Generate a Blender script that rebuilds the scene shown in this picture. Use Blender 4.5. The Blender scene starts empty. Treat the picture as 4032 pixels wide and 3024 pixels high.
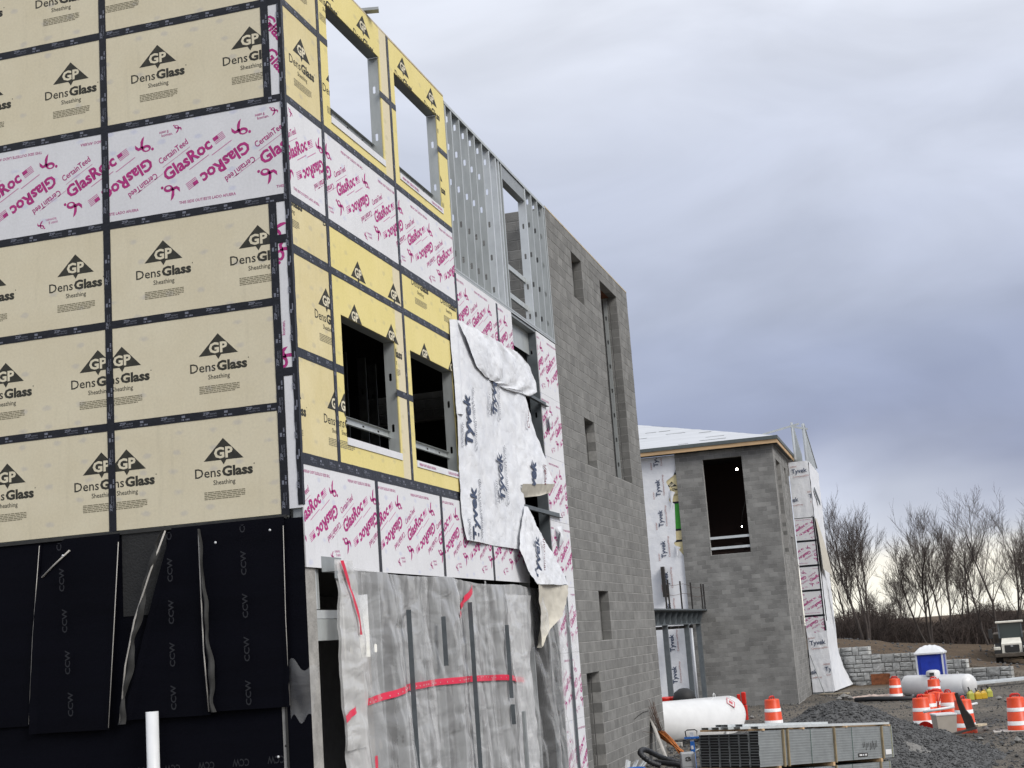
import bpy, bmesh, math, random
import numpy as np
from mathutils import Vector, Matrix, noise
random.seed(7)
S = bpy.context.scene
COL = S.collection
R = math.radians

# ------------------------------------------------------------------ camera
CAM = Vector((6.5235, -14.5471, 3.4524))
yaw, pitch, roll = -0.26953, 0.17895, -0.07269
_f = Vector((math.sin(yaw)*math.cos(pitch), math.cos(yaw)*math.cos(pitch), math.sin(pitch)))
_r = Vector((math.cos(yaw), -math.sin(yaw), 0)); _u = _r.cross(_f)
_r2 = _r*math.cos(roll) + _u*math.sin(roll); _u2 = -_r*math.sin(roll) + _u*math.cos(roll)
cd = bpy.data.cameras.new('camera'); cam = bpy.data.objects.new('camera', cd); COL.objects.link(cam)
cam.matrix_world = Matrix(((_r2.x, _u2.x, -_f.x, CAM.x), (_r2.y, _u2.y, -_f.y, CAM.y), (_r2.z, _u2.z, -_f.z, CAM.z), (0, 0, 0, 1)))
cd.sensor_width = 36; cd.lens = 50.0; cd.clip_start = 0.2; cd.clip_end = 3000
S.camera = cam

# ------------------------------------------------------------------ world, sun, exposure
SUN_EL, SUN_AZ = 38.0, 118.0        # azimuth clockwise from +Y (north), i.e. from the right and a little behind the camera
W = bpy.data.worlds.new('World'); S.world = W; W.use_nodes = True
wn, wl = W.node_tree.nodes, W.node_tree.links
wn.clear()
def N(nodes, t, **kw):
    n = nodes.new(t)
    for k, v in kw.items():
        if k == 'inp':
            for a, b in v.items(): n.inputs[a].default_value = b
        else: setattr(n, k, v)
    return n
out = N(wn, 'ShaderNodeOutputWorld'); bg = N(wn, 'ShaderNodeBackground')
sky = N(wn, 'ShaderNodeTexSky'); sky.sky_type = 'NISHITA'; sky.sun_disc = False
sky.sun_elevation = R(SUN_EL); sky.sun_rotation = R(SUN_AZ); sky.air_density = 1.5; sky.dust_density = 3.0
tc = N(wn, 'ShaderNodeTexCoord'); sep = N(wn, 'ShaderNodeSeparateXYZ')
wl.new(tc.outputs['Generated'], sep.inputs[0])
# cloud deck colours by height above the horizon
ramp = N(wn, 'ShaderNodeValToRGB'); cr = ramp.color_ramp; cr.interpolation = 'B_SPLINE'
stops = [(0.0, (.70, .68, .60)), (.025, (.80, .76, .66)), (.05, (.40, .43, .50)), (.08, (.42, .45, .54)), (.115, (.205, .23, .335)), (.155, (.215, .245, .35)), (.21, (.295, .322, .412)), (.30, (.385, .412, .492)), (.40, (.485, .507, .572)), (1.0, (.86, .88, .915))]
while len(cr.elements) < len(stops): cr.elements.new(0.5)
for e, (p, c) in zip(cr.elements, stops): e.position = p; e.color = (*c, 1)
mp = N(wn, 'ShaderNodeMapping'); mp.inputs['Scale'].default_value = (1.1, 1.1, 3.4); mp.inputs['Rotation'].default_value = (R(6), R(-8), R(30))
wl.new(tc.outputs['Generated'], mp.inputs[0])
n1 = N(wn, 'ShaderNodeTexNoise', inp={'Scale': 1.9, 'Detail': 4.0, 'Roughness': .5, 'Distortion': .5}); wl.new(mp.outputs[0], n1.inputs['Vector'])
n2 = N(wn, 'ShaderNodeTexNoise', inp={'Scale': 3.6, 'Detail': 5.0, 'Roughness': .5, 'Distortion': .6}); wl.new(mp.outputs[0], n2.inputs['Vector'])
# perturb the height used for the ramp so that the bands break up into clouds
m1 = N(wn, 'ShaderNodeMath', operation='MULTIPLY_ADD'); m1.inputs[1].default_value = .16; wl.new(n1.outputs['Fac'], m1.inputs[0])
m0 = N(wn, 'ShaderNodeMath', operation='MULTIPLY_ADD'); m0.inputs[1].default_value = 1.0; m0.inputs[2].default_value = -.08
wl.new(sep.outputs['Z'], m0.inputs[0]); wl.new(m0.outputs[0], m1.inputs[2])
wl.new(m1.outputs[0], ramp.inputs[0])
mul = N(wn, 'ShaderNodeMapRange', inp={'From Min': .3, 'From Max': .7, 'To Min': .87, 'To Max': 1.12}); wl.new(n2.outputs['Fac'], mul.inputs[0])
hs = N(wn, 'ShaderNodeVectorMath', operation='SCALE'); wl.new(ramp.outputs[0], hs.inputs[0]); wl.new(mul.outputs[0], hs.inputs['Scale'])
# a little of the clear sky shows through the thin deck
sk = N(wn, 'ShaderNodeVectorMath', operation='SCALE'); sk.inputs['Scale'].default_value = .06; wl.new(sky.outputs[0], sk.inputs[0])
mix = N(wn, 'ShaderNodeMix', data_type='RGBA'); mix.inputs['Factor'].default_value = .9
wl.new(sk.outputs[0], mix.inputs['A']); wl.new(hs.outputs[0], mix.inputs['B'])
wl.new(mix.outputs['Result'], bg.inputs[0]); bg.inputs[1].default_value = 1.0
wl.new(bg.outputs[0], out.inputs[0])
sd = bpy.data.lights.new('sun', 'SUN'); sd.energy = 1.5; sd.angle = R(25); sd.color = (1, .965, .91)
so = bpy.data.objects.new('sun', sd); COL.objects.link(so)
_el, _az = R(SUN_EL), R(SUN_AZ)
sdir = Vector((math.sin(_az)*math.cos(_el), math.cos(_az)*math.cos(_el), math.sin(_el)))
so.rotation_euler = sdir.to_track_quat('Z', 'Y').to_euler(); so.location = (30, -20, 40)
S.view_settings.view_transform = 'Standard'; S.view_settings.look = 'None'
S.view_settings.exposure = 0.75; S.view_settings.gamma = 1
S.render.engine = 'CYCLES'

# ------------------------------------------------------------------ materials
MATS = {}
def srgb(r, g, b):
    f = lambda c: (c/255/12.92) if c/255 <= .04045 else ((c/255+.055)/1.055)**2.4
    return (f(r), f(g), f(b), 1)
def M(name, col=(.5, .5, .5, 1), rough=.6, metal=0., var=0., scale=6., var_col=None, bump=0., bscale=40., obj_rand=0., spec=.4, coat=0., stretch=(1, 1, 1), detail=6.):
    """procedural material: base colour varied by noise in world space, optional per-object variation and bump"""
    if name in MATS: return MATS[name]
    m = bpy.data.materials.new(name); m.use_nodes = True; MATS[name] = m
    nt = m.node_tree; n, l = nt.nodes, nt.links
    b = n['Principled BSDF']; b.inputs['Roughness'].default_value = rough; b.inputs['Metallic'].default_value = metal
    b.inputs['Specular IOR Level'].default_value = spec; b.inputs['Coat Weight'].default_value = coat
    c = (*col[:3], 1)
    geo = N(n, 'ShaderNodeNewGeometry'); mp = N(n, 'ShaderNodeMapping'); mp.inputs['Scale'].default_value = stretch
    l.new(geo.outputs['Position'], mp.inputs[0])
    if var or var_col or obj_rand:
        no = N(n, 'ShaderNodeTexNoise', inp={'Scale': scale, 'Detail': detail, 'Roughness': .6}); l.new(mp.outputs[0], no.inputs['Vector'])
        rp = N(n, 'ShaderNodeValToRGB'); e = rp.color_ramp.elements
        e[0].position = .3; e[1].position = .7
        v2 = var_col if var_col else tuple(x*(1-var) for x in c[:3])
        e[0].color = (*v2[:3], 1); e[1].color = tuple(min(1, x*(1+var*.6)) for x in c[:3]) + (1,)
        l.new(no.outputs['Fac'], rp.inputs[0]); src = rp.outputs[0]
        if obj_rand:
            oi = N(n, 'ShaderNodeObjectInfo'); ad = N(n, 'ShaderNodeMath', operation='ADD'); fr = N(n, 'ShaderNodeMath', operation='FRACT')
            l.new(oi.outputs['Random'], ad.inputs[0]); l.new(geo.outputs['Random Per Island'], ad.inputs[1]); l.new(ad.outputs[0], fr.inputs[0])
            mr = N(n, 'ShaderNodeMapRange', inp={'To Min': 1-obj_rand, 'To Max': 1+obj_rand*.7}); l.new(fr.outputs[0], mr.inputs[0])
            sc = N(n, 'ShaderNodeVectorMath', operation='SCALE'); l.new(src, sc.inputs[0]); l.new(mr.outputs[0], sc.inputs['Scale']); src = sc.outputs[0]
        l.new(src, b.inputs['Base Color'])
        rr = N(n, 'ShaderNodeMapRange', inp={'To Min': max(0, rough-.1), 'To Max': min(1, rough+.1)}); l.new(no.outputs['Fac'], rr.inputs[0]); l.new(rr.outputs[0], b.inputs['Roughness'])
    else: b.inputs['Base Color'].default_value = c
    if bump:
        nb = N(n, 'ShaderNodeTexNoise', inp={'Scale': bscale, 'Detail': 4.0}); l.new(mp.outputs[0], nb.inputs['Vector'])
        bp = N(n, 'ShaderNodeBump', inp={'Strength': bump, 'Distance': .02}); l.new(nb.outputs['Fac'], bp.inputs['Height']); l.new(bp.outputs[0], b.inputs['Normal'])
    return m

def board_mat(name, c1, c2, pale=None, spots=True):
    m = bpy.data.materials.new(name); m.use_nodes = True; MATS[name] = m
    n, l = m.node_tree.nodes, m.node_tree.links; b = n['Principled BSDF']
    b.inputs['Roughness'].default_value = .8; b.inputs['Specular IOR Level'].default_value = .2
    geo = N(n, 'ShaderNodeNewGeometry')
    no = N(n, 'ShaderNodeTexNoise', inp={'Scale': 1.3, 'Detail': 8., 'Roughness': .65}); l.new(geo.outputs['Position'], no.inputs['Vector'])
    rp = N(n, 'ShaderNodeValToRGB'); e = rp.color_ramp.elements; e[0].position = .35; e[1].position = .68
    e[0].color = (*c2, 1); e[1].color = (*c1, 1); l.new(no.outputs['Fac'], rp.inputs[0]); cur = rp.outputs[0]
    def blend(fac, colr, a):
        mx = N(n, 'ShaderNodeMix', data_type='RGBA'); l.new(fac, mx.inputs['Factor']); l.new(a, mx.inputs['A']); mx.inputs['B'].default_value = (*colr, 1); return mx.outputs['Result']
    if pale:     # sun-faded strip between the windows
        sp = N(n, 'ShaderNodeSeparateXYZ'); l.new(geo.outputs['Position'], sp.inputs[0])
        a = N(n, 'ShaderNodeMapRange', inp={'From Min': 3.30, 'From Max': 3.34}); l.new(sp.outputs['Y'], a.inputs[0])
        c = N(n, 'ShaderNodeMapRange', inp={'From Min': 3.68, 'From Max': 3.66}); l.new(sp.outputs['Y'], c.inputs[0])
        mm = N(n, 'ShaderNodeMath', operation='MULTIPLY'); l.new(a.outputs[0], mm.inputs[0]); l.new(c.outputs[0], mm.inputs[1])
        cur = blend(mm.outputs[0], pale, cur)
    if spots:    # spackled screw heads: greyish smudges on a loose grid
        sq = N(n, 'ShaderNodeSeparateXYZ'); l.new(geo.outputs['Position'], sq.inputs[0]); aq = N(n, 'ShaderNodeMath', operation='ADD'); l.new(sq.outputs['X'], aq.inputs[0]); l.new(sq.outputs['Y'], aq.inputs[1])
        cq = N(n, 'ShaderNodeCombineXYZ'); l.new(aq.outputs[0], cq.inputs[0]); l.new(sq.outputs['Z'], cq.inputs[1])
        mp = N(n, 'ShaderNodeMapping'); mp.inputs['Scale'].default_value = (2.46, 4.3, 1); l.new(cq.outputs[0], mp.inputs[0])
        dn = N(n, 'ShaderNodeTexNoise', inp={'Scale': 9., 'Detail': 3.}); l.new(geo.outputs['Position'], dn.inputs['Vector'])
        v = N(n, 'ShaderNodeTexVoronoi', voronoi_dimensions='2D', inp={'Scale': 1., 'Randomness': .4}); l.new(mp.outputs[0], v.inputs['Vector'])
        ad = N(n, 'ShaderNodeMath', operation='MULTIPLY_ADD', inp={1: .28}); l.new(dn.outputs['Fac'], ad.inputs[0]); l.new(v.outputs['Distance'], ad.inputs[2])
        mr = N(n, 'ShaderNodeMapRange', inp={'From Min': .31, 'From Max': .20, 'To Min': 0., 'To Max': .42}); l.new(ad.outputs[0], mr.inputs[0])
        wn_ = N(n, 'ShaderNodeMath', operation='GREATER_THAN', inp={1: .45}); l.new(v.outputs['Color'], wn_.inputs[0])
        mm2 = N(n, 'ShaderNodeMath', operation='MULTIPLY'); l.new(mr.outputs[0], mm2.inputs[0]); l.new(wn_.outputs[0], mm2.inputs[1])
        cur = blend(mm2.outputs[0], tuple(x*.72 for x in (c1[0]*.9, c1[1]*.95, c1[2]*1.25)), cur)
    st = N(n, 'ShaderNodeTexNoise', inp={'Scale': 34., 'Detail': 4., 'Roughness': .7}); l.new(geo.outputs['Position'], st.inputs['Vector'])
    mr = N(n, 'ShaderNodeMapRange', inp={'From Min': .2, 'From Max': .8, 'To Min': .90, 'To Max': 1.07}); l.new(st.outputs['Fac'], mr.inputs[0])
    sc = N(n, 'ShaderNodeVectorMath', operation='SCALE'); l.new(cur, sc.inputs[0]); l.new(mr.outputs[0], sc.inputs['Scale'])
    # drip marks and scuffs
    mps = N(n, 'ShaderNodeMapping'); mps.inputs['Scale'].default_value = (7, 7, .6); l.new(geo.outputs['Position'], mps.inputs[0])
    ns = N(n, 'ShaderNodeTexNoise', inp={'Scale': 1., 'Detail': 6., 'Roughness': .7}); l.new(mps.outputs[0], ns.inputs['Vector'])
    mrs = N(n, 'ShaderNodeMapRange', inp={'From Min': .55, 'From Max': .85, 'To Min': 1., 'To Max': .86}); l.new(ns.outputs['Fac'], mrs.inputs[0])
    sc2 = N(n, 'ShaderNodeVectorMath', operation='SCALE'); l.new(sc.outputs[0], sc2.inputs[0]); l.new(mrs.outputs[0], sc2.inputs['Scale'])
    l.new(sc2.outputs[0], b.inputs['Base Color'])
    bp = N(n, 'ShaderNodeBump', inp={'Strength': .12, 'Distance': .01}); l.new(no.outputs['Fac'], bp.inputs['Height']); l.new(bp.outputs[0], b.inputs['Normal'])
    return m
CREAM = (.66, .605, .455)
board_mat('sheathing_cream', CREAM, (.615, .555, .405))
board_mat('sheathing_gold', (.68, .595, .36), (.62, .53, .29))
board_mat('sheathing_yellow', (.74, .635, .29), (.70, .60, .25), pale=(.66, .59, .42))
board_mat('sheathing_white', (.70, .705, .73), (.65, .655, .675))
M('ink_black', (.035, .034, .025), .7, var=.5, scale=14)
M('ink_cream', CREAM, .8, var=.1)
M('ink_grey', (.20, .18, .12), .8)
M('ink_magenta', (.40, .028, .19), .7, var=.25, scale=12)
M('ink_magenta_pale', (.50, .17, .33), .7)
M('tape_black', (.009, .010, .015), .36, var=.4, scale=12, spec=.32, bump=.25, bscale=26)
M('tape_print', (.16, .17, .21), .5)
M('galvanised', (.46, .485, .48), .42, metal=.35, var=.14, scale=9, bump=.05, stretch=(1, 1, .25))
M('galvanised_dull', (.30, .32, .325), .5, metal=.35, var=.15, scale=5)
M('galvanised_bright', (.62, .65, .66), .38, metal=.35, var=.08, scale=5)
M('steel_primer', (.10, .115, .125), .55, var=.25, scale=5)
M('steel_black', (.025, .022, .02), .6, var=.3)
M('concrete', (.33, .32, .30), .85, var=.3, scale=5, bump=.4, bscale=30)
M('block_a', (.195, .193, .184), .93, var=.24, scale=3.6, obj_rand=.17, bump=.5, bscale=55)
M('block_b', (.215, .213, .204), .93, var=.30, scale=1.1, obj_rand=.22, bump=.5, bscale=55)
M('mortar', (.32, .315, .30), .95, var=.2, scale=12)
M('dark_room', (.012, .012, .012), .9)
M('membrane', (.0028, .003, .0058), .62, var=.3, scale=3, spec=.05, bump=.3, bscale=300, stretch=(.1, .1, 1))
M('membrane_edge', (.028, .028, .027), .7, var=.4, scale=8)
M('membrane_print', (.011, .012, .016), .7)
M('lumber', (.50, .34, .19), .75, var=.3, scale=3, stretch=(.3, 3, 3), bump=.2)
M('lumber_pale', (.50, .43, .31), .8, var=.25, scale=4, stretch=(2, 2, .4))
M('lumber_grey', (.42, .40, .37), .85, var=.25, scale=4)
M('roof_membrane', (.46, .475, .50), .6, var=.14, scale=1.6, stretch=(.25, 2.5, 2.5), bump=.2, bscale=6)
M('roof_edge', (.085, .10, .10), .5, var=.2)
M('white_paint', (.60, .60, .595), .4, var=.07, scale=3, coat=.3)
M('white_pvc', (.64, .65, .66), .35, var=.05)
M('orange_plastic', (.66, .062, .012), .42, var=.12, scale=5)
M('red_plastic', (.55, .018, .010), .4, var=.2, scale=5)
M('white_band', (.68, .68, .68), .4, var=.08, scale=9)
M('toilet_blue', (.012, .036, .33), .4, var=.25, scale=3)
M('toilet_grey', (.55, .57, .6), .5, var=.1)
M('yellow_plastic', (.52, .33, .02), .45, var=.1)
M('lime_plastic', (.40, .40, .07), .45, var=.15)
M('black_rubber', (.016, .016, .017), .65, var=.3, scale=9)
M('hose_black', (.018, .019, .022), .5, var=.3, scale=6)
M('stone_grey', (.43, .435, .42), .9, var=.28, scale=3, obj_rand=.16, bump=.9, bscale=14)
M('stone_joint', (.06, .06, .055), .95)
M('rust', (.20, .07, .03), .9, var=.5, scale=6)
M('copper_rod', (.48, .17, .05), .5, metal=.4, var=.35, scale=30)
M('wire_rust', (.10, .065, .05), .8)
M('machine_grey', (.33, .34, .35), .5, var=.1)
M('blue_paint', (.02, .12, .42), .45)
M('cardboard', (.30, .22, .14), .9, var=.15)
M('tan_bin', (.40, .36, .31), .7, var=.12, scale=3)
M('truck_white', (.68, .66, .58), .5, var=.15, scale=3)
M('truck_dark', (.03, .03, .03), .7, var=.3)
M('truck_mud', (.09, .075, .06), .9, var=.4, scale=4)
M('truck_glass', (.04, .055, .055), .12, spec=.6)
M('bark', (.062, .051, .045), .95, var=.35, scale=4)
M('twigs', (.070, .056, .050), .95, var=.3, scale=2)
M('brush', (.066, .050, .043), .95, var=.45, scale=.6)
M('gravel', (.088, .089, .090), .95, var=.35, scale=25, obj_rand=.28, bump=.6, bscale=60)
M('heap_fine', (.20, .195, .185), .95, var=.3, scale=14, bump=.8, bscale=40)
M('wrap_ink_blue', (.055, .075, .13), .7, var=.2)
M('wrap_ink_red', (.33, .12, .10), .7, var=.2)
M('wrap_ink_maroon', (.16, .05, .06), .7, var=.2)
M('wrap_ink_grey', (.33, .34, .37), .7, var=.2)
M('wrap_under', (.52, .49, .42), .8, var=.15, scale=5)
M('board_green', (.045, .30, .035), .7, var=.15)
M('hydrant_ink', (.45, .10, .12), .6)
M('red_tape', (.66, .030, .075), .4, var=.12, scale=8)
M('strap_green', (.02, .09, .06), .5)
M('strap_yellow', (.40, .38, .12), .5)
M('batten_wood', (.27, .215, .13), .85, var=.3, scale=5)
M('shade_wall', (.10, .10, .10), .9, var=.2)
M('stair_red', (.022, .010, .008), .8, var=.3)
M('tarp_pink', (.48, .38, .33), .8, var=.4, scale=5)
M('wet_stone', (.014, .014, .014), .6, var=.3, scale=5, bump=.4)

def wrap_mat():
    m = bpy.data.materials.new('house_wrap'); m.use_nodes = True; MATS['house_wrap'] = m
    n, l = m.node_tree.nodes, m.node_tree.links; b = n['Principled BSDF']
    geo = N(n, 'ShaderNodeNewGeometry')
    no = N(n, 'ShaderNodeTexNoise', inp={'Scale': 2.2, 'Detail': 8., 'Roughness': .6}); l.new(geo.outputs['Position'], no.inputs['Vector'])
    rp = N(n, 'ShaderNodeValToRGB'); e = rp.color_ramp.elements; e[0].position = .3; e[1].position = .7; e[0].color = (.66, .68, .72, 1); e[1].color = (.76, .77, .79, 1)
    l.new(no.outputs['Fac'], rp.inputs[0]); l.new(rp.outputs[0], b.inputs['Base Color'])
    b.inputs['Roughness'].default_value = .5; b.inputs['Subsurface Weight'].default_value = 0
    v = N(n, 'ShaderNodeTexVoronoi', inp={'Scale': 5.5, 'Randomness': 1.}); v.feature = 'DISTANCE_TO_EDGE'
    d = N(n, 'ShaderNodeMixRGB'); d.blend_type = 'ADD'; d.inputs[0].default_value = .35; l.new(geo.outputs['Position'], d.inputs[1]); l.new(no.outputs['Color'], d.inputs[2]); l.new(d.outputs[0], v.inputs['Vector'])
    mr = N(n, 'ShaderNodeMapRange', inp={'From Min': 0., 'From Max': .12}); l.new(v.outputs['Distance'], mr.inputs[0])
    ad = N(n, 'ShaderNodeMath', operation='ADD'); l.new(mr.outputs[0], ad.inputs[0]); l.new(no.outputs['Fac'], ad.inputs[1])
    bp = N(n, 'ShaderNodeBump', inp={'Strength': .16, 'Distance': .02}); l.new(ad.outputs[0], bp.inputs['Height']); l.new(bp.outputs[0], b.inputs['Normal'])
wrap_mat()
def plastic_mat(name, op, tint):
    m = bpy.data.materials.new(name); m.use_nodes = True; MATS[name] = m
    n, l = m.node_tree.nodes, m.node_tree.links; b = n['Principled BSDF']; o = n['Material Output']
    b.inputs['Base Color'].default_value = (*tint, 1); b.inputs['Roughness'].default_value = .22; b.inputs['Specular IOR Level'].default_value = .6
    geo = N(n, 'ShaderNodeNewGeometry'); mp = N(n, 'ShaderNodeMapping'); mp.inputs['Scale'].default_value = (1.0, 2.2, .30); mp.inputs['Rotation'].default_value = (R(-12), 0, 0); l.new(geo.outputs['Position'], mp.inputs[0])
    no = N(n, 'ShaderNodeTexNoise', inp={'Scale': 1.1, 'Detail': 2.5, 'Roughness': .45, 'Distortion': .5}); l.new(mp.outputs[0], no.inputs['Vector'])
    bp = N(n, 'ShaderNodeBump', inp={'Strength': .6, 'Distance': .10}); l.new(no.outputs['Fac'], bp.inputs['Height']); l.new(bp.outputs[0], b.inputs['Normal'])
    mq = N(n, 'ShaderNodeMapping'); mq.inputs['Scale'].default_value = (1.0, .9, 2.3); mq.inputs['Rotation'].default_value = (R(24), 0, 0); l.new(geo.outputs['Position'], mq.inputs[0])
    nq = N(n, 'ShaderNodeTexNoise', inp={'Scale': 1.5, 'Detail': 2.5, 'Roughness': .5, 'Distortion': 1.2}); l.new(mq.outputs[0], nq.inputs['Vector'])
    bq = N(n, 'ShaderNodeBump', inp={'Strength': .35, 'Distance': .06}); l.new(nq.outputs['Fac'], bq.inputs['Height']); l.new(bp.outputs[0], bq.inputs['Normal']); l.new(bq.outputs[0], b.inputs['Normal'])
    dz = N(n, 'ShaderNodeMixRGB', blend_type='ADD'); dz.inputs[0].default_value = .3; l.new(geo.outputs['Position'], dz.inputs[1]); l.new(nq.outputs['Color'], dz.inputs[2])
    mv = N(n, 'ShaderNodeMapping'); mv.inputs['Scale'].default_value = (.5, .8, 2.3); mv.inputs['Rotation'].default_value = (R(28), 0, 0); l.new(dz.outputs[0], mv.inputs[0])
    vv = N(n, 'ShaderNodeTexNoise', noise_type='RIDGED_MULTIFRACTAL', inp={'Scale': 1.5, 'Detail': 2.0, 'Roughness': .5, 'Distortion': .4}); l.new(mv.outputs[0], vv.inputs['Vector'])
    cz = N(n, 'ShaderNodeMapRange', inp={'From Min': .55, 'From Max': 1.0, 'To Min': 0., 'To Max': .25}); l.new(vv.outputs['Fac'], cz.inputs[0])
    b2 = N(n, 'ShaderNodeBump', inp={'Strength': .5, 'Distance': .06}); l.new(vv.outputs['Fac'], b2.inputs['Height']); l.new(bq.outputs[0], b2.inputs['Normal']); l.new(b2.outputs[0], b.inputs['Normal'])
    tr = N(n, 'ShaderNodeBsdfTransparent'); tl = N(n, 'ShaderNodeBsdfTranslucent'); tl.inputs[0].default_value = (*tint, 1)
    m1 = N(n, 'ShaderNodeMixShader'); m1.inputs[0].default_value = .25; l.new(b.outputs[0], m1.inputs[1]); l.new(tl.outputs[0], m1.inputs[2])
    mr = N(n, 'ShaderNodeMapRange', inp={'From Min': .3, 'From Max': .72, 'To Min': op-.04, 'To Max': op+.05}); l.new(no.outputs['Fac'], mr.inputs[0])
    lw = N(n, 'ShaderNodeLayerWeight', inp={'Blend': .5}); l.new(bq.outputs[0], lw.inputs['Normal'])
    mf = N(n, 'ShaderNodeMapRange', inp={'From Min': .45, 'From Max': .98, 'To Min': -.22, 'To Max': .30}); l.new(lw.outputs['Facing'], mf.inputs[0])
    a1 = N(n, 'ShaderNodeMath', operation='ADD'); l.new(mr.outputs[0], a1.inputs[0]); l.new(cz.outputs[0], a1.inputs[1])
    ao = N(n, 'ShaderNodeMath', operation='ADD', use_clamp=True); l.new(a1.outputs[0], ao.inputs[0]); l.new(mf.outputs[0], ao.inputs[1])
    m2 = N(n, 'ShaderNodeMixShader'); l.new(ao.outputs[0], m2.inputs[0]); l.new(tr.outputs[0], m2.inputs[1]); l.new(m1.outputs[0], m2.inputs[2])
    l.new(m2.outputs[0], o.inputs[0])
plastic_mat('plastic_film', .56, (.84, .85, .86))
plastic_mat('plastic_film_clear', .36, (.78, .79, .80))
plastic_mat('plastic_film_thick', .80, (.72, .72, .71))
def glow(name, col, s):
    m = bpy.data.materials.new(name); m.use_nodes = True; MATS[name] = m
    b = m.node_tree.nodes['Principled BSDF']; b.inputs['Emission Color'].default_value = (*col, 1); b.inputs['Emission Strength'].default_value = s
glow('bulb', (1, .93, .78), 30)

def ground_mat():
    m = bpy.data.materials.new('ground_dirt'); m.use_nodes = True; MATS['ground_dirt'] = m
    n, l = m.node_tree.nodes, m.node_tree.links; b = n['Principled BSDF']; b.inputs['Roughness'].default_value = .95; b.inputs['Specular IOR Level'].default_value = .15
    geo = N(n, 'ShaderNodeNewGeometry'); sp = N(n, 'ShaderNodeSeparateXYZ'); l.new(geo.outputs['Position'], sp.inputs[0])
    big = N(n, 'ShaderNodeTexNoise', inp={'Scale': .22, 'Detail': 6., 'Roughness': .65}); l.new(geo.outputs['Position'], big.inputs['Vector'])
    fine = N(n, 'ShaderNodeTexNoise', inp={'Scale': 7., 'Detail': 8., 'Roughness': .75}); l.new(geo.outputs['Position'], fine.inputs['Vector'])
    vor = N(n, 'ShaderNodeTexVoronoi', inp={'Scale': 13.}); l.new(geo.outputs['Position'], vor.inputs['Vector'])
    r1 = N(n, 'ShaderNodeValToRGB'); e = r1.color_ramp.elements; e[0].position = .38; e[1].position = .62; e[0].color = (.095, .088, .078, 1); e[1].color = (.165, .145, .12, 1); l.new(big.outputs['Fac'], r1.inputs[0])
    # brown earth on the bank beyond the retaining wall
    far = N(n, 'ShaderNodeMapRange', inp={'From Min': 61.5, 'From Max': 66.}); l.new(sp.outputs['Y'], far.inputs[0])
    r2 = N(n, 'ShaderNodeValToRGB'); e = r2.color_ramp.elements; e[0].position = .3; e[1].position = .7; e[0].color = (.070, .050, .034, 1); e[1].color = (.125, .092, .062, 1)
    n3 = N(n, 'ShaderNodeTexNoise', inp={'Scale': .55, 'Detail': 9., 'Roughness': .7}); l.new(geo.outputs['Position'], n3.inputs['Vector']); l.new(n3.outputs['Fac'], r2.inputs[0])
    mx = N(n, 'ShaderNodeMix', data_type='RGBA'); l.new(far.outputs[0], mx.inputs['Factor']); l.new(r1.outputs[0], mx.inputs['A']); l.new(r2.outputs[0], mx.inputs['B'])
    mr = N(n, 'ShaderNodeMapRange', inp={'From Min': .25, 'From Max': .75, 'To Min': .55, 'To Max': 1.4}); l.new(fine.outputs['Fac'], mr.inputs[0])
    mv = N(n, 'ShaderNodeMapRange', inp={'To Min': .75, 'To Max': 1.25}); l.new(vor.outputs['Color'], mv.inputs[0])
    mm = N(n, 'ShaderNodeMath', operation='MULTIPLY'); l.new(mr.outputs[0], mm.inputs[0]); l.new(mv.outputs[0], mm.inputs[1])
    sc = N(n, 'ShaderNodeVectorMath', operation='SCALE'); l.new(mx.outputs['Result'], sc.inputs[0]); l.new(mm.outputs[0], sc.inputs['Scale']); l.new(sc.outputs[0], b.inputs['Base Color'])
    ad = N(n, 'ShaderNodeMath', operation='ADD'); l.new(fine.outputs['Fac'], ad.inputs[0]); l.new(vor.outputs['Distance'], ad.inputs[1])
    bp = N(n, 'ShaderNodeBump', inp={'Strength': .9, 'Distance': .06}); l.new(ad.outputs[0], bp.inputs['Height']); l.new(bp.outputs[0], b.inputs['Normal'])
ground_mat()

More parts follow.
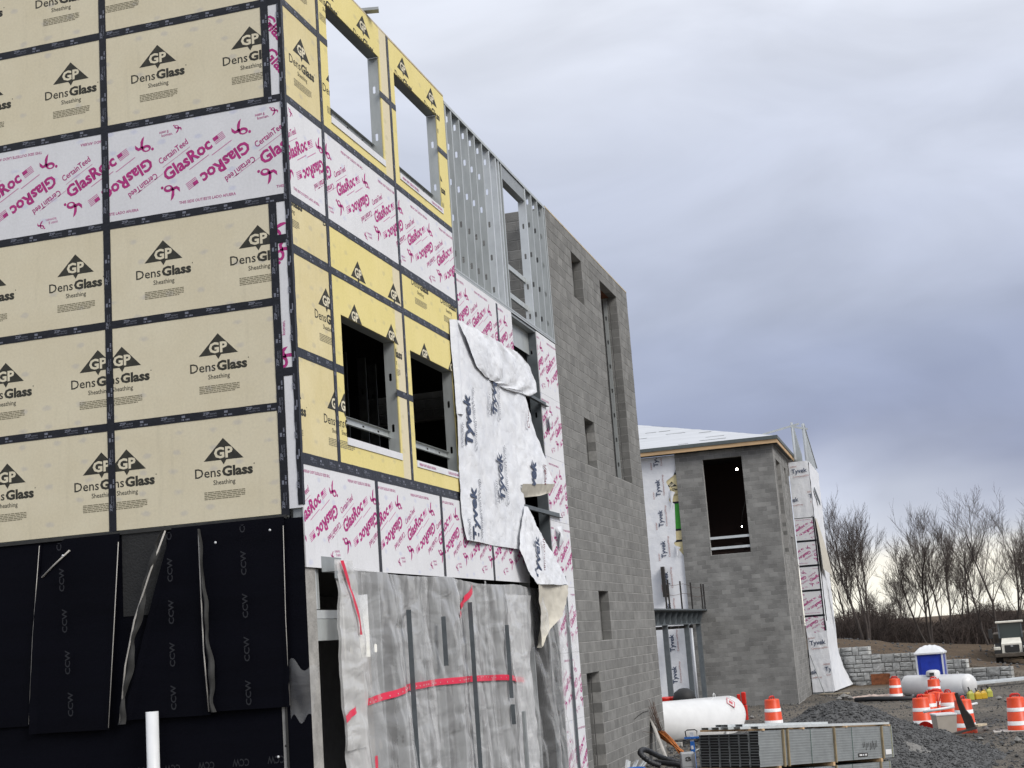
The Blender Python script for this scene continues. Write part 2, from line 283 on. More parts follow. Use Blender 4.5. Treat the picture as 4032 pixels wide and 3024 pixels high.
# ------------------------------------------------------------------ helpers
def tag(o, label=None, cat=None, group=None, kind=None):
    if label: o['label'] = label
    if cat: o['category'] = cat
    if group: o['group'] = group
    if kind: o['kind'] = kind
    return o
def thing(name, loc, label, cat, group=None, rz=0.0):
    e = bpy.data.objects.new(name, None); COL.objects.link(e); e.location = loc; e.rotation_euler = (0, 0, rz); e.empty_display_size = .3
    tag(e, label, cat, group); return e
def adopt(o, p, world=True):
    """parent o (mesh in world coordinates when world=True) to p"""
    o.parent = p
    if world:
        base = p; mw = Matrix.Identity(4)
        chain = []
        while base: chain.append(base); base = base.parent
        for q in reversed(chain): mw = mw @ q.matrix_parent_inverse @ q.matrix_basis
        o.matrix_parent_inverse = mw.inverted()
class MB:
    def __init__(s): s.v = []; s.f = []; s.m = []; s.sm = []
    def add(s, vs, fs, mi=0, smooth=False):
        k = len(s.v); s.v += [tuple(v) for v in vs]; s.f += [tuple(i+k for i in f) for f in fs]; s.m += [mi]*len(fs); s.sm += [smooth]*len(fs); return s
    def box(s, a, b, mi=0):
        x0, y0, z0 = a; x1, y1, z1 = b
        vs = [(x0, y0, z0), (x1, y0, z0), (x1, y1, z0), (x0, y1, z0), (x0, y0, z1), (x1, y0, z1), (x1, y1, z1), (x0, y1, z1)]
        return s.add(vs, [(0, 3, 2, 1), (4, 5, 6, 7), (0, 1, 5, 4), (1, 2, 6, 5), (2, 3, 7, 6), (3, 0, 4, 7)], mi)
    def cbox(s, a, b, c, mi=0):
        """box with chamfered edges (c)"""
        bm = bmesh.new(); bmesh.ops.create_cube(bm, size=1)
        A, Bv = Vector(a), Vector(b)
        for v in bm.verts: v.co = Vector(((A[i]+Bv[i])/2 + v.co[i]*(Bv[i]-A[i]) for i in range(3)))
        bmesh.ops.bevel(bm, geom=bm.edges[:], offset=c, segments=1, affect='EDGES')
        bm.verts.index_update(); s.add([v.co[:] for v in bm.verts], [tuple(v.index for v in f.verts) for f in bm.faces], mi); bm.free(); return s
    def obox(s, p, q, w, h, mi=0, up=(0, 0, 1)):
        """bar from p to q, width w, height h"""
        p, q = Vector(p), Vector(q); d = (q-p).normalized(); up = Vector(up); r = d.cross(up)
        if r.length < 1e-4: r = d.cross(Vector((1, 0, 0)))
        r.normalize(); u = r.cross(d)
        vs = [pt + r*(sx*w/2) + u*(sz*h/2) for pt in (p, q) for sx, sz in ((-1, -1), (1, -1), (1, 1), (-1, 1))]
        return s.add(vs, [(0, 1, 2, 3), (7, 6, 5, 4), (0, 4, 5, 1), (1, 5, 6, 2), (2, 6, 7, 3), (3, 7, 4, 0)], mi)
    def tube(s, pts, r, n=8, mi=0, cap=True, smooth=True):
        pts = [Vector(p) for p in pts]; rs = r if isinstance(r, (list, tuple)) else [r]*len(pts)
        vs = []; fs = []; ref = Vector((.31, .17, .93))
        for i, p in enumerate(pts):
            d = (pts[min(i+1, len(pts)-1)] - pts[max(i-1, 0)]).normalized()
            a = d.cross(ref)
            if a.length < .05: a = d.cross(Vector((1, 0, 0)))
            a.normalize(); b = d.cross(a)
            for k in range(n):
                t = 2*math.pi*k/n; vs.append(p + a*(rs[i]*math.cos(t)) + b*(rs[i]*math.sin(t)))
        for i in range(len(pts)-1):
            for k in range(n): fs.append((i*n+k, i*n+(k+1) % n, (i+1)*n+(k+1) % n, (i+1)*n+k))
        s.add(vs, fs, mi, smooth)
        if cap:
            k = len(s.v)-len(vs); s.f += [tuple(k+i for i in range(n))[::-1], tuple(k+len(vs)-n+i for i in range(n))]; s.m += [mi]*2; s.sm += [False]*2
        return s
    def lathe(s, prof, n=20, mi=0, c=(0, 0, 0), axis=None, smooth=True, mis=None):
        """revolve (radius, height) profile about local z; axis maps z to a direction"""
        z = Vector(axis).normalized() if axis else Vector((0, 0, 1))
        a = z.orthogonal().normalized() if axis else Vector((1, 0, 0)); b = z.cross(a); c = Vector(c)
        vs = [c + z*h + (a*math.cos(2*math.pi*k/n) + b*math.sin(2*math.pi*k/n))*r for r, h in prof for k in range(n)]
        for i in range(len(prof)-1):
            pass
        k0 = len(s.v); s.v += [tuple(v) for v in vs]
        for i in range(len(prof)-1):
            for k in range(n):
                s.f.append((k0+i*n+k, k0+i*n+(k+1) % n, k0+(i+1)*n+(k+1) % n, k0+(i+1)*n+k)); s.m.append(mis[i] if mis else mi); s.sm.append(smooth)
        return s
    def grid(s, fn, nu, nv, mi=0, smooth=True, keep=None):
        k0 = len(s.v)
        for j in range(nv+1):
            for i in range(nu+1): s.v.append(tuple(fn(i/nu, j/nv)))
        for j in range(nv):
            for i in range(nu):
                if keep and not keep((i+.5)/nu, (j+.5)/nv): continue
                s.f.append((k0+j*(nu+1)+i, k0+j*(nu+1)+i+1, k0+(j+1)*(nu+1)+i+1, k0+(j+1)*(nu+1)+i)); s.m.append(mi); s.sm.append(smooth)
        return s
    def mesh(s, name, mats):
        me = bpy.data.meshes.new(name); me.from_pydata(s.v, [], s.f); 
        for m in (mats if isinstance(mats, (list, tuple)) else [mats]): me.materials.append(MATS[m])
        me.polygons.foreach_set('material_index', s.m); me.polygons.foreach_set('use_smooth', s.sm); me.update(); return me
    def build(s, name, mats, parent=None, world=True):
        o = bpy.data.objects.new(name, s.mesh(name, mats)); COL.objects.link(o)
        if parent: adopt(o, parent, world)
        return o
def inst(name, me, parent, loc, rz=0., world=True):
    o = bpy.data.objects.new(name, me); COL.objects.link(o); o.location = loc; o.rotation_euler = (0, 0, rz)
    if parent: adopt(o, parent, world)
    return o
def copy_tree(o, parent=None):
    c = o.copy(); COL.objects.link(c); c.parent = parent
    for ch in o.children: copy_tree(ch, c)
    return c
def fbm(x, y, z=0., o=4): return noise.fractal((x, y, z), .6, 2.0, o, noise_basis='PERLIN_ORIGINAL')

# ---- print engine: flat lettering as thin meshes clipped to the board they are printed on
_GC = {}
def glyphs(txt, bold=0.0):
    k = (txt, bold)
    if k in _GC: return _GC[k]
    cu = bpy.data.curves.new('t', 'FONT'); cu.body = txt; cu.size = 1; cu.resolution_u = 2; cu.offset = bold; cu.align_x = 'LEFT'
    ob = bpy.data.objects.new('t', cu); COL.objects.link(ob)
    dg = bpy.context.evaluated_depsgraph_get(); me = ob.evaluated_get(dg).to_mesh()
    me.calc_loop_triangles()
    tris = [tuple((me.vertices[i].co.x, me.vertices[i].co.y) for i in t.vertices) for t in me.loop_triangles]
    ob.evaluated_get(dg).to_mesh_clear(); bpy.data.objects.remove(ob); bpy.data.curves.remove(cu)
    xs = [p[0] for t in tris for p in t]; w = max(xs); _GC[k] = (tris, min(xs), w); return _GC[k]
def capheight():
    if 'cap' not in _GC: _GC['cap'] = max(p[1] for t in glyphs('H')[0] for p in t)
    return _GC['cap']
def clip(poly, r):
    for ax, lim, sg in ((0, r[0], 1), (0, r[1], -1), (1, r[2], 1), (1, r[3], -1)):
        o = []
        for i in range(len(poly)):
            a, b = poly[i-1], poly[i]; da, db = (a[ax]-lim)*sg, (b[ax]-lim)*sg
            if (da >= 0) != (db >= 0):
                t = da/(da-db); o.append((a[0]+(b[0]-a[0])*t, a[1]+(b[1]-a[1])*t))
            if db >= 0: o.append(b)
        poly = o
        if len(poly) < 3: return []
    return poly
class Print:
    def __init__(s): s.p = []          # (polygon, ink index, layer)
    def poly(s, pts, ink, layer=0): s.p.append((list(pts), ink, layer))
    def text(s, txt, x, y, width, cap, ang=0., ink=0, bold=0., anchor='c', layer=0):
        """width: text width in metres; cap: cap height; anchor c = centred, l = starts at x,y (baseline)"""
        tr, x0, x1 = glyphs(txt, bold); sx = width/(x1-x0); sy = cap/capheight()
        off = -(x0+x1)/2 if anchor == 'c' else -x0
        ca, sa = math.cos(ang), math.sin(ang)
        for t in tr:
            s.p.append(([(x+((px+off)*sx)*ca-(py*sy)*sa, y+((px+off)*sx)*sa+(py*sy)*ca) for px, py in t], ink, layer))
    def build(s, name, mats, rects, to3d, parent):
        mb = MB()
        xs0 = min(r[0] for r in rects); xs1 = max(r[1] for r in rects)
        for pl, ink, layer in s.p:
            if max(p[0] for p in pl) < xs0 or min(p[0] for p in pl) > xs1: continue
            for r in rects:
                q = clip(pl, r)
                if q: mb.add([to3d(a, b, .0012 + .0007*layer) for a, b in q], [tuple(range(len(q)))], ink)
        if not mb.f: return None
        return mb.build(name, mats, parent)
def onA(s, t, off=0.): return (s, -off, t)      # left face, plane y = 0, outward -y
def onB(s, t, off=0.): return (off, s, t)       # right face, plane x = 0, outward +x
INKS = ['ink_black', 'ink_cream', 'ink_grey', 'ink_magenta', 'ink_magenta_pale']
def gp_logo(P, cx, tip, gold=False):
    b = tip-.25
    P.poly([(cx-.25, b), (cx+.25, b), (cx, tip)], 0)
    P.poly([(cx+.035, b+.001), (cx-.035, b+.001), (cx, b-.055)], 0)
    P.text('GP', cx, b+.026, .235, .115, ink=1, bold=.035, layer=1)
    P.text('Dens', cx-.365, tip-.435, .325, .106, ink=0, bold=.008, anchor='l')
    P.text('Glass', cx-.025, tip-.435, .385, .106, ink=0, bold=.042, anchor='l')
    P.text('Sheathing', cx, tip-.528, .275, .053, ink=0, bold=.006)
    P.poly([(cx+.372, tip-.335), (cx+.384, tip-.335), (cx+.384, tip-.323), (cx+.372, tip-.323)], 0)
    rnd = random.Random(int(cx*100)+int(tip*10))
    for i in range(5):
        x = cx-.255; y = tip-.602-.0195*i; e = cx+.255-(0 if i < 4 else .06)
        while x < e:
            w = min(rnd.uniform(.02, .075), e-x); P.poly([(x, y-.011), (x+w, y-.011), (x+w, y), (x, y)], 2); x += w+.008
def ribbon(P, cx, cy, h, ang, ink=3):
    """looped awareness ribbon with a dot, drawn as a band"""
    k = h/280; ca, sa = math.cos(ang), math.sin(ang); T = lambda x, y: (cx+(x*ca-y*sa)*k, cy+(x*sa+y*ca)*k)
    n = 14
    for i in range(n):
        a0, a1 = 2*math.pi*i/n, 2*math.pi*(i+1)/n
        o = lambda a: T(-50+88*math.cos(a), 70+62*math.sin(a)); q = lambda a: T(-52+44*math.cos(a), 82+28*math.sin(a))
        P.poly([o(a0), o(a1), q(a1), q(a0)], ink)
    P.poly([T(*p) for p in ((0, 55), (62, 50), (58, -55), (12, 5))], ink); P.poly([T(*p) for p in ((12, 5), (58, -55), (32, -110), (-14, -150))], ink)
    P.poly([T(*p) for p in ((20, 20), (10, 75), (105, 95), (95, 45))], ink); P.poly([T(*p) for p in ((95, 45), (105, 95), (158, 55), (165, -18))], ink)
    P.poly([T(-165+27*math.cos(j*.785), 100+27*math.sin(j*.785)) for j in range(8)], ink)
def flagmark(P, cx, cy, ang):
    ca, sa = math.cos(ang), math.sin(ang); T = lambda x, y: (cx+x*ca-y*sa, cy+x*sa+y*ca)
    for i in range(5):
        y = -.045+.02*i; P.poly([T(-.075, y), T(.075, y), T(.075, y+.010), T(-.075, y+.010)], 4)
    P.poly([T(-.075, -.005), T(-.005, -.005), T(-.005, .046), T(-.075, .046)], 3, 1)
def pink_unit(P, gx, zb, flip):
    a = R(28.5); X = lambda x: gx+x; Z = lambda z: zb+z
    P.text('GlasRoc', X(.0), Z(.43), .70, .145, a, 3, .036, 'l')
    P.text('CertainTeed', X(-.08), Z(.655), .43, .075, a, 3, .016, 'l')
    ca, sa = math.cos(a), math.sin(a)
    def line(x, z, L, w=.006):
        P.poly([(X(x), Z(z)), (X(x)+L*ca, Z(z)+L*sa), (X(x)+L*ca-w*sa, Z(z)+L*sa+w*ca), (X(x)-w*sa, Z(z)+w*ca)], 4)
    line(-.05, .61, .42); line(.86, .335, .42, .005); line(.30, .525, .30, .010); line(.60, .655, .30, .010)
    flagmark(P, X(.70), Z(.86), a); flagmark(P, X(.33), Z(.355), a+math.pi)
    P.text('GlasRoc', X(1.045), Z(.775), .70, .145, a+math.pi, 3, .036, 'l')
    P.text('CertainTeed', X(1.13), Z(.565), .43, .075, a+math.pi, 3, .016, 'l')
    ribbon(P, X(.98), Z(.94), .20, R(180)); ribbon(P, X(.05), Z(.29), .20, 0.)
    if not flip:
        P.text('THIS SIDE OUT/ESTE LADO AFUERA', X(.15), Z(.125), .74, .033, 0, 3, .012, 'l')
        P.text('susan g.', X(-.02), Z(1.045), .13, .035, .06, 3, .01); P.text('komen.', X(.02), Z(1.0), .15, .035, .06, 3, .01); ribbon(P, X(.155), Z(1.06), .10, R(-20))
    else:
        P.text('THIS SIDE OUT/ESTE LADO AFUERA', X(.90), Z(1.095), .74, .033, math.pi, 3, .012, 'l')
        P.text('susan g.', X(-.24), Z(.175), .13, .035, math.pi+.06, 4, .01); P.text('komen.', X(-.27), Z(.22), .15, .035, math.pi+.06, 4, .01); ribbon(P, X(-.40), Z(.16), .10, R(160))
def subtract(r, holes):
    rs = [r]
    for h in holes:
        o = []
        for a in rs:
            x0, x1, z0, z1 = max(a[0], h[0]), min(a[1], h[1]), max(a[2], h[2]), min(a[3], h[3])
            if x0 >= x1 or z0 >= z1: o.append(a); continue
            if a[2] < z0: o.append((a[0], a[1], a[2], z0))
            if z1 < a[3]: o.append((a[0], a[1], z1, a[3]))
            if a[0] < x0: o.append((a[0], x0, z0, z1))
            if x1 < a[1]: o.append((x1, a[1], z0, z1))
        rs = o
    return rs
# ================================================================== ground
def rbf(pts):
    P = np.array([(a, b) for a, b, c in pts], float); z = np.array([c for a, b, c in pts], float); n = len(P)
    D = np.linalg.norm(P[:, None]-P[None], axis=2); A = np.zeros((n+1, n+1)); A[:n, :n] = -D - np.eye(n)*.4; A[:n, n] = 1; A[n, :n] = 1
    w = np.linalg.solve(A, np.append(z, 0))
    return lambda x, y: float(-np.hypot(P[:, 0]-x, P[:, 1]-y)@w[:n] + w[n])
LOW = rbf([(.3, 19, .5), (.5, 13, .62), (1.5, 15, .5), (3, 14, .18), (-1, 25, .36), (1, 27, .32), (.5, 22, .4), (3, 10, .1), (5.5, 17, -.2), (4.4, 14, -.05), (6, 10, 0), (8.5, 30, 0), (7, 30, 0), (6, 35, 0), (1, 38.5, 0), (0, 41, 0), (4, 23, 0), (4.6, 52, -.2), (8, 50, -.2), (.5, 52, -.2), (1.5, 59.3, -.2), (2.5, 66, -.2), (10, 61, -.2), (-3.7, 45, -.1), (14, 30, 0), (15, 55, -.25), (0, 0, 0), (6, -5, 0), (20, 10, 0), (-20, -5, 0), (-30, 60, -.2), (40, 40, 0), (-60, -60, 0), (60, -60, 0)])
UP = rbf([(1.5, 67.3, 1.55), (-3, 69, 1.7), (4.9, 65.4, 1.1), (7.5, 64.1, .7), (9.9, 63.0, .3), (11.5, 62.3, -.2), (14, 62, -.3), (22, 62, -.4), (.1, 89, 2.05), (2.8, 95.5, 1.6), (6.5, 112, .85), (12.1, 135, -.13), (15, 136, -.4), (28, 136, -.6), (11.9, 98.3, -.95), (10.8, 97.5, -.95), (14, 101, -.95), (11.3, 80, -.62), (8, 80, -.05), (4.5, 80, .95), (-20, 90, 2.2), (-20, 72, 1.7), (0, 200, 0), (30, 200, -.5), (-60, 200, 2), (-40, 300, 0), (60, 300, 0)])
RW0, RW1 = Vector((.7, 67.35)), Vector((10.15, 62.42))     # foot line of the retaining wall
def ground_z(x, y, rough=True):
    d = (RW1-RW0).normalized(); nrm = Vector((-d.y, d.x)); q = Vector((x, y))-RW0
    side = q.dot(nrm)
    if side > .35: z = UP(x, y)
    else: z = LOW(x, y)
    if rough: z += .035*fbm(x*.9, y*.9, 1.) + .02*fbm(x*3.1, y*3.1, 7.)
    return z
def gz(x, y): return ground_z(x, y, False)
def axis_pts(fine0, fine1, st, outer): return sorted(set([round(a, 3) for a in np.arange(fine0, fine1, st)] + outer))
gxs = axis_pts(-6, 17, .33, [-900, -400, -150, -80, -50, -30, -20, -14, -10, -8, 18, 20, 23, 27, 33, 45, 70, 120, 300, 900])
gys = axis_pts(8, 76, .33, [-300, -100, -40, -20, -8, 0, 4, 78, 81, 84, 88, 92, 96, 100, 105, 110, 116, 124, 132, 140, 150, 165, 190, 240, 320, 500, 1200])
mb = MB()
for y in gys:
    for x in gxs:
        far = abs(x) > 60 or y > 300 or y < -60
        mb.v.append((x, y, -.5 if far else ground_z(x, y)))
nx = len(gxs)
for j in range(len(gys)-1):
    for i in range(nx-1): mb.f.append((j*nx+i, j*nx+i+1, (j+1)*nx+i+1, (j+1)*nx+i)); mb.m.append(0); mb.sm.append(True)
g = mb.build('ground', 'ground_dirt'); tag(g, kind='structure')

# ================================================================== building with the sheathed walls
BLD = thing('unfinished_building', (0, 0, 0), 'unfinished building with cream and white printed sheathing, black seam tape and grey block end', 'building')
H0 = 12.35; SB = 1.2192
K = lambda k: H0 - SB*k
TH = .016
def board(face, s0, s1, z0, z1, mat, holes=(), prints=None, g=.0025):
    to3d = onA if face == 'A' else onB
    rects = subtract((s0+g, s1-g, z0+g, z1-g), holes)
    mb = MB()
    for a, b, c, d in rects:
        if face == 'A': mb.box((a, 0, c), (b, TH, d))
        else: mb.box((-TH, a, c), (0, b, d))
    o = mb.build('sheathing_board', mat, BLD)
    for P_ in (prints or []): P_.build('print', INKS, rects, to3d, o)
    return o
def seam(face, p, q, w=.094, off=.003, prnt=True):
    """strip of flashing tape between two points on a face, printed every half metre"""
    to3d = onA if face == 'A' else onB
    p, q = Vector(p), Vector(q); d = (q-p); L = d.length; d.normalize(); n = Vector((-d.y, d.x))
    k = max(2, int(L/.12)); rnd = random.Random(int(p.x*77+p.y*31+L*13)); mb = MB(); vs = []
    for i in range(k+1):
        c = p + d*(L*i/k); wv = rnd.uniform(-.0015, .0015); o2 = off + rnd.uniform(0, .0012)
        for sd_, o in ((-w/2, .0005), (-w/2, o2), (0, o2+.0006), (w/2, o2), (w/2, .0005)):
            e = c + n*(sd_+wv); vs.append(to3d(e.x, e.y, o))
    fs = [(i*5+j, i*5+j+1, i*5+j+6, i*5+j+5) for i in range(k) for j in range(4)]
    mb.add(vs, fs); o = mb.build('seam_tape', 'tape_black', BLD)
    if prnt:
        P = Print(); a = math.atan2(d.y, d.x); t = rnd.uniform(.05, .3); fl = rnd.random() < .5 and abs(d.x) > .5; alt = 0
        if a < -.1 or a > 1.7: a += math.pi
        while t < L-.2:
            c = p + d*t
            if alt % 2 == 0:
                P.text('ZIP', c.x, c.y-.0*n.y, .085, .030, a, 0, .03, 'l'); c2 = c + d*.09; P.text('system', c2.x, c2.y, .085, .022, a, 0, 0, 'l')
                c3 = c + d*.04 - n*.026; P.text('FLASHING TAPE', c3.x, c3.y, .14, .013, a, 0, 0, 'l')
            else:
                P.poly([(c+d*x_+n*y_)[:] for x_, y_ in ((0, .0), (.045, .0), (.045, .026), (0, .026))], 0)
                [P.poly([(c+d*(x_+dx)+n*(y_-.032))[:] for x_, y_ in ((0, 0), (w_, 0), (w_, .018), (0, .018))], 0) for dx, w_ in ((.0, .008), (.014, .016), (.05, .01), (.064, .02), (.088, .012))]
            t += .27; alt += 1
        r = (min(p.x, q.x)-.05, max(p.x, q.x)+.05, min(p.y, q.y)-.05, max(p.y, q.y)+.05)
        P.build('tape_print', ['tape_print'], [r], lambda a_, b_, c_: to3d(a_, b_, c_+off+.0025), o)
    return o
# --- left face (A)
XA, XS, XL = -2.386, -.212, -4.86
def logos(lst):
    out_ = []
    for c, t in lst: P = Print(); gp_logo(P, c, t); out_.append(P)
    return out_
top = 12.15
rowsA = {0: [(-4.16, 12.11), (-2.96, 12.11), (-2.13, 12.11), (-.92, 12.11)], 1: [(-4.05, 10.87), (-2.84, 10.87), (-1.64, 10.87), (-.41, 10.87)], 3: [(-4.03, 8.41), (-2.82, 8.41), (-1.64, 8.41), (-.41, 8.41)],
         4: [(-3.80, 7.195), (-2.54, 7.195), (-2.22, 7.195), (-.97, 7.195)], 5: [(-3.79, 5.97), (-2.52, 5.97), (-2.19, 5.97), (-.95, 5.97)]}
for k, ls in rowsA.items():
    z1, z0 = (K(k) if k else top), K(k+1)
    split = lambda c: c < XA if k not in (4, 5) else (c < -2.4)
    board('A', XL, XA, z0, z1, 'sheathing_cream', prints=logos([l for l in ls if split(l[0])]))
    board('A', XL-2.47, XL, z0, z1, 'sheathing_cream', prints=logos([(l[0]-2.45, l[1]) for l in ls[:2]]))
    board('A', XA, XS, z0, z1, 'sheathing_cream', prints=logos([l for l in ls if not split(l[0])]))
def pinks_(xs, zb, flip):
    out_ = []
    for x in xs: P = Print(); pink_unit(P, x, zb, flip); out_.append(P)
    return out_
PL = pinks_((-5.44, -4.16, -2.88), K(3), True)
board('A', XL, XA, K(3), K(2), 'sheathing_white', prints=PL); board('A', XL-2.47, XL, K(3), K(2), 'sheathing_white', prints=pinks_((-7.8, -6.5, -5.2), K(3), True))
PR = pinks_((-2.84, -1.56, -.30), K(3), False)
board('A', XA, 0, K(3), K(2), 'sheathing_white', prints=PR)
# narrow offcuts of white board beside the corner
def offcut(z0, z1, rot_items):
    PP = []
    for kind, x, z, a in rot_items:
        P = Print(); PP.append(P)
        if kind == 'rib': ribbon(P, x, z, .22, a)
        elif kind == 'GR': P.text('GlasRoc', x, z, .70, .135, a, 3, .028)
        elif kind == 'CT': P.text('CertainTeed', x, z, .43, .06, a, 3, .008)
        elif kind == 'ko': P.text('komen.', x, z, .17, .04, a, 3, .01)
    board('A', XS, 0, z0, z1, 'sheathing_white', prints=PP)
offcut(K(2), K(1), [('CT', -.07, 10.72, R(-50)), ('GR', -.04, 10.2, R(-55)), ('GR', -.05, 10.62, R(-55))])
offcut(K(1), top, [])
offcut(8.2, K(3), [('rib', -.14, 8.33, R(120))]); offcut(6.64, 8.2, [('rib', -.08, 8.05, R(90)), ('ko', -.12, 7.15, R(88)), ('rib', -.10, 6.80, R(95))]); offcut(K(6)+.05, 6.64, [])
for k in (1, 2, 3, 4, 5):
    seam('A', (XL-2.47, K(k)), (XL, K(k))); seam('A', (XL, K(k)), (XA, K(k))); seam('A', (XA, K(k)), (0 if k in (1, 2, 3) else XS+.045, K(k)))
for za, zb in ((K(6)-.005, K(3)), (K(3), K(2)), (K(2), top)): (seam('A', (XA, za), (XA, zb), off=.0045), seam('A', (XL, za), (XL, zb), off=.0045))
seam('A', (XS, K(2)), (XS, top), off=.0052, w=.098); seam('A', (XS, K(6)-.02), (XS, K(3)), off=.0052, w=.098)
seam('A', (XS, 8.2), (-.02, 8.2), off=.004, prnt=False, w=.10); seam('A', (XS, 6.64), (-.02, 6.64), off=.004, prnt=False)
# corner tape, folded round both faces
mb = MB(); k = 60; vs = []
for i in range(k+1):
    z = 5.12 + (top-5.12)*i/k; a = .052 + .004*math.sin(i*1.7); b = .050 + .004*math.sin(i*2.3)
    vs += [(-a, -.001, z), (-a, -.0062, z), (.0062, -.0066, z), (.0062, b, z), (.001, b, z)]
mb.add(vs, [(i*5+j, i*5+j+1, i*5+j+6, i*5+j+5) for i in range(k) for j in range(4)]); ct = mb.build('seam_tape', 'tape_black', BLD)
P = Print(); z = 5.3
while z < 11.9:
    P.text('ZIP', -.028, z, .085, .03, R(90), 0, .03, 'l'); P.text('system', -.028, z+.095, .09, .022, R(90), 0, 0, 'l'); P.poly([(-.045, z+.33), (-.022, z+.33), (-.022, z+.375), (-.045, z+.375)], 0); P.poly([(-.02, z+.36), (-.006, z+.36), (-.006, z+.44), (-.02, z+.44)], 0); z += .56
P.build('tape_print', ['tape_print'], [(-.06, 0, 5.1, 12.2)], lambda a_, b_, c_: onA(a_, b_, c_+.008), ct)

# --- right face (B)
V1, V2, V3 = 1.10, 3.64, 6.17
WIN = {1: (1.39, 3.27, 10.165, 11.69), 2: (3.86, 5.75, 10.165, 11.69), 3: (1.38, 3.26, 6.04, 7.57), 4: (3.85, 5.72, 6.01, 7.56)}
def bl(s0, s1, z0, z1, mat, ls=(), pinks=None, flip=True, holes=()):
    return board('B', s0, s1, z0, z1, mat, holes, logos(ls) + (pinks_(pinks[0], pinks[1], flip) if pinks else []))
w12, w34 = [WIN[1], WIN[2]], [WIN[3], WIN[4]]
y0 = TH+.002
bl(y0, V1, K(1), top, 'sheathing_gold', [(.55, 12.08)]); bl(V1, V2, K(1), top, 'sheathing_yellow', [(1.44, 12.08), (2.71, 12.08)], holes=w12); bl(V2, V3, K(1), top-.01, 'sheathing_yellow', [(4.28, 12.085), (5.55, 12.075)], holes=w12)
bl(y0, V1, K(2), K(1), 'sheathing_gold', [(.55, 10.86)]); bl(V1, V2, K(2), K(1), 'sheathing_yellow', [(1.54, 10.86)], holes=w12); bl(V2, V3, K(2), K(1), 'sheathing_yellow', [(5.59, 10.86)], holes=w12)
bl(y0, V1, K(3), K(2), 'sheathing_white', pinks=((-1.29, -.01), K(3)), flip=False); bl(V1, V2, K(3), K(2), 'sheathing_white', pinks=((.22, 1.50, 2.79), K(3))); bl(V2, V3, K(3), K(2), 'sheathing_white', pinks=((2.79, 4.07, 5.35), K(3)))
bl(y0, V1, K(3.5), K(3), 'sheathing_gold', [(.0, 9.04), (1.33, 9.04)]); bl(V1, V2, K(3.5), K(3), 'sheathing_yellow', [(2.04, 8.41), (3.33, 8.41)]); bl(V2, V3, K(3.5), K(3), 'sheathing_yellow', [(4.45, 9.0), (5.73, 9.0)])
bl(y0, V1, K(4.5), K(3.5), 'sheathing_gold', [(.95, 7.81)]); bl(V1, V2, K(4.5), K(3.5), 'sheathing_yellow', [(1.85, 7.80), (3.15, 7.80)], holes=w34); bl(V2, V3, K(4.5), K(3.5), 'sheathing_yellow', [(4.48, 7.78), (5.74, 7.78)], holes=w34)
bl(y0, V1, K(5.5), K(4.5), 'sheathing_gold', [(-.16, 6.57), (1.07, 6.57)]); bl(V1, V2, K(5.5), K(4.5), 'sheathing_yellow', [(1.36, 6.58)], holes=w34); bl(V2, V3, K(5.5), K(4.5), 'sheathing_yellow', [], holes=w34)
P1, P2, P3, P4 = 2.27, 4.78, 7.20, 9.30
bl(y0, P1, K(6.5), K(5.5), 'sheathing_white', pinks=((-.11, 1.17), K(6.5))); bl(P1, P2, K(6.5), K(5.5), 'sheathing_white', pinks=((2.05, 3.36, 4.62), K(6.5))); bl(P2, P3, K(6.5), K(5.5), 'sheathing_white', pinks=((4.46, 5.74, 7.02), K(6.5))); bl(P3, P4, K(6.5), K(5.5), 'sheathing_white', pinks=((6.9, 8.18), K(6.5)))
SL0, SL1, CM0, CM1 = 9.36, 11.05, 12.53, 20.79
bl(V3, 8.43, 8.05, 9.27, 'sheathing_white', pinks=((5.70, 6.98, 8.26), 8.05)); bl(8.43, SL0, 8.05, 9.27, 'sheathing_white', pinks=((7.92, 9.2), 8.05))
bl(V3, SL0, 6.83, 8.05, 'sheathing_white'); bl(V3, SL0, K(5.5), 6.83, 'sheathing_white')
zz = [9.22, 8.03, 6.83, 5.62, 4.40, 3.18, 1.96, .70]
for i in range(7): bl(SL1, CM0-.03, zz[i+1], zz[i], 'sheathing_white', pinks=((10.35+.37*(i % 3), 11.63+.37*(i % 3)), zz[i+1]))
for k in (1, 2, 3): seam('B', (.05, K(k)), (V1, K(k)))
seam('B', (V1, K(1)), (WIN[1][0], K(1))); seam('B', (WIN[1][1]-.05, K(1)), (WIN[2][0], K(1))); seam('B', (WIN[2][1]-.05, K(1)), (V3, K(1)))
for k in (2, 3, 3.5): seam('B', (V1, K(k)), (V2, K(k))); seam('B', (V2, K(k)), (V3-(.45 if k == 3.5 else 0), K(k)), w=.09 if k == 2 else .12 if k == 3 else .1)
seam('B', (.05, K(3.5)), (V1, K(3.5)), w=.11); seam('B', (.05, K(4.5)), (V1, K(4.5)), w=.11); seam('B', (V1, K(4.5)), (WIN[3][0], K(4.5)), w=.1); seam('B', (WIN[3][1]-.05, K(4.5)), (WIN[4][0], K(4.5)), w=.09)
seam('B', (.03, K(5.5)), (P1, K(5.5)), w=.13); seam('B', (P1, K(5.5)), (5.95, K(5.5)), w=.13)
seam('B', (V1, K(1)), (V1, top), off=.0045, w=.085); seam('B', (V1, K(3)), (V1, K(1)), off=.0045, w=.085); seam('B', (V1, K(5.5)+.06), (V1, K(3)), off=.0045, w=.09)
seam('B', (V2, K(3)), (V2, top), off=.0045, w=.085); seam('B', (V2, K(5.5)+.06), (V2, K(3)), off=.0045, w=.085)
seam('B', (V3, 8.05), (V3, 9.22), off=.0045, w=.09); seam('B', (8.43, 8.1), (8.43, 9.2), off=.004, w=.09)
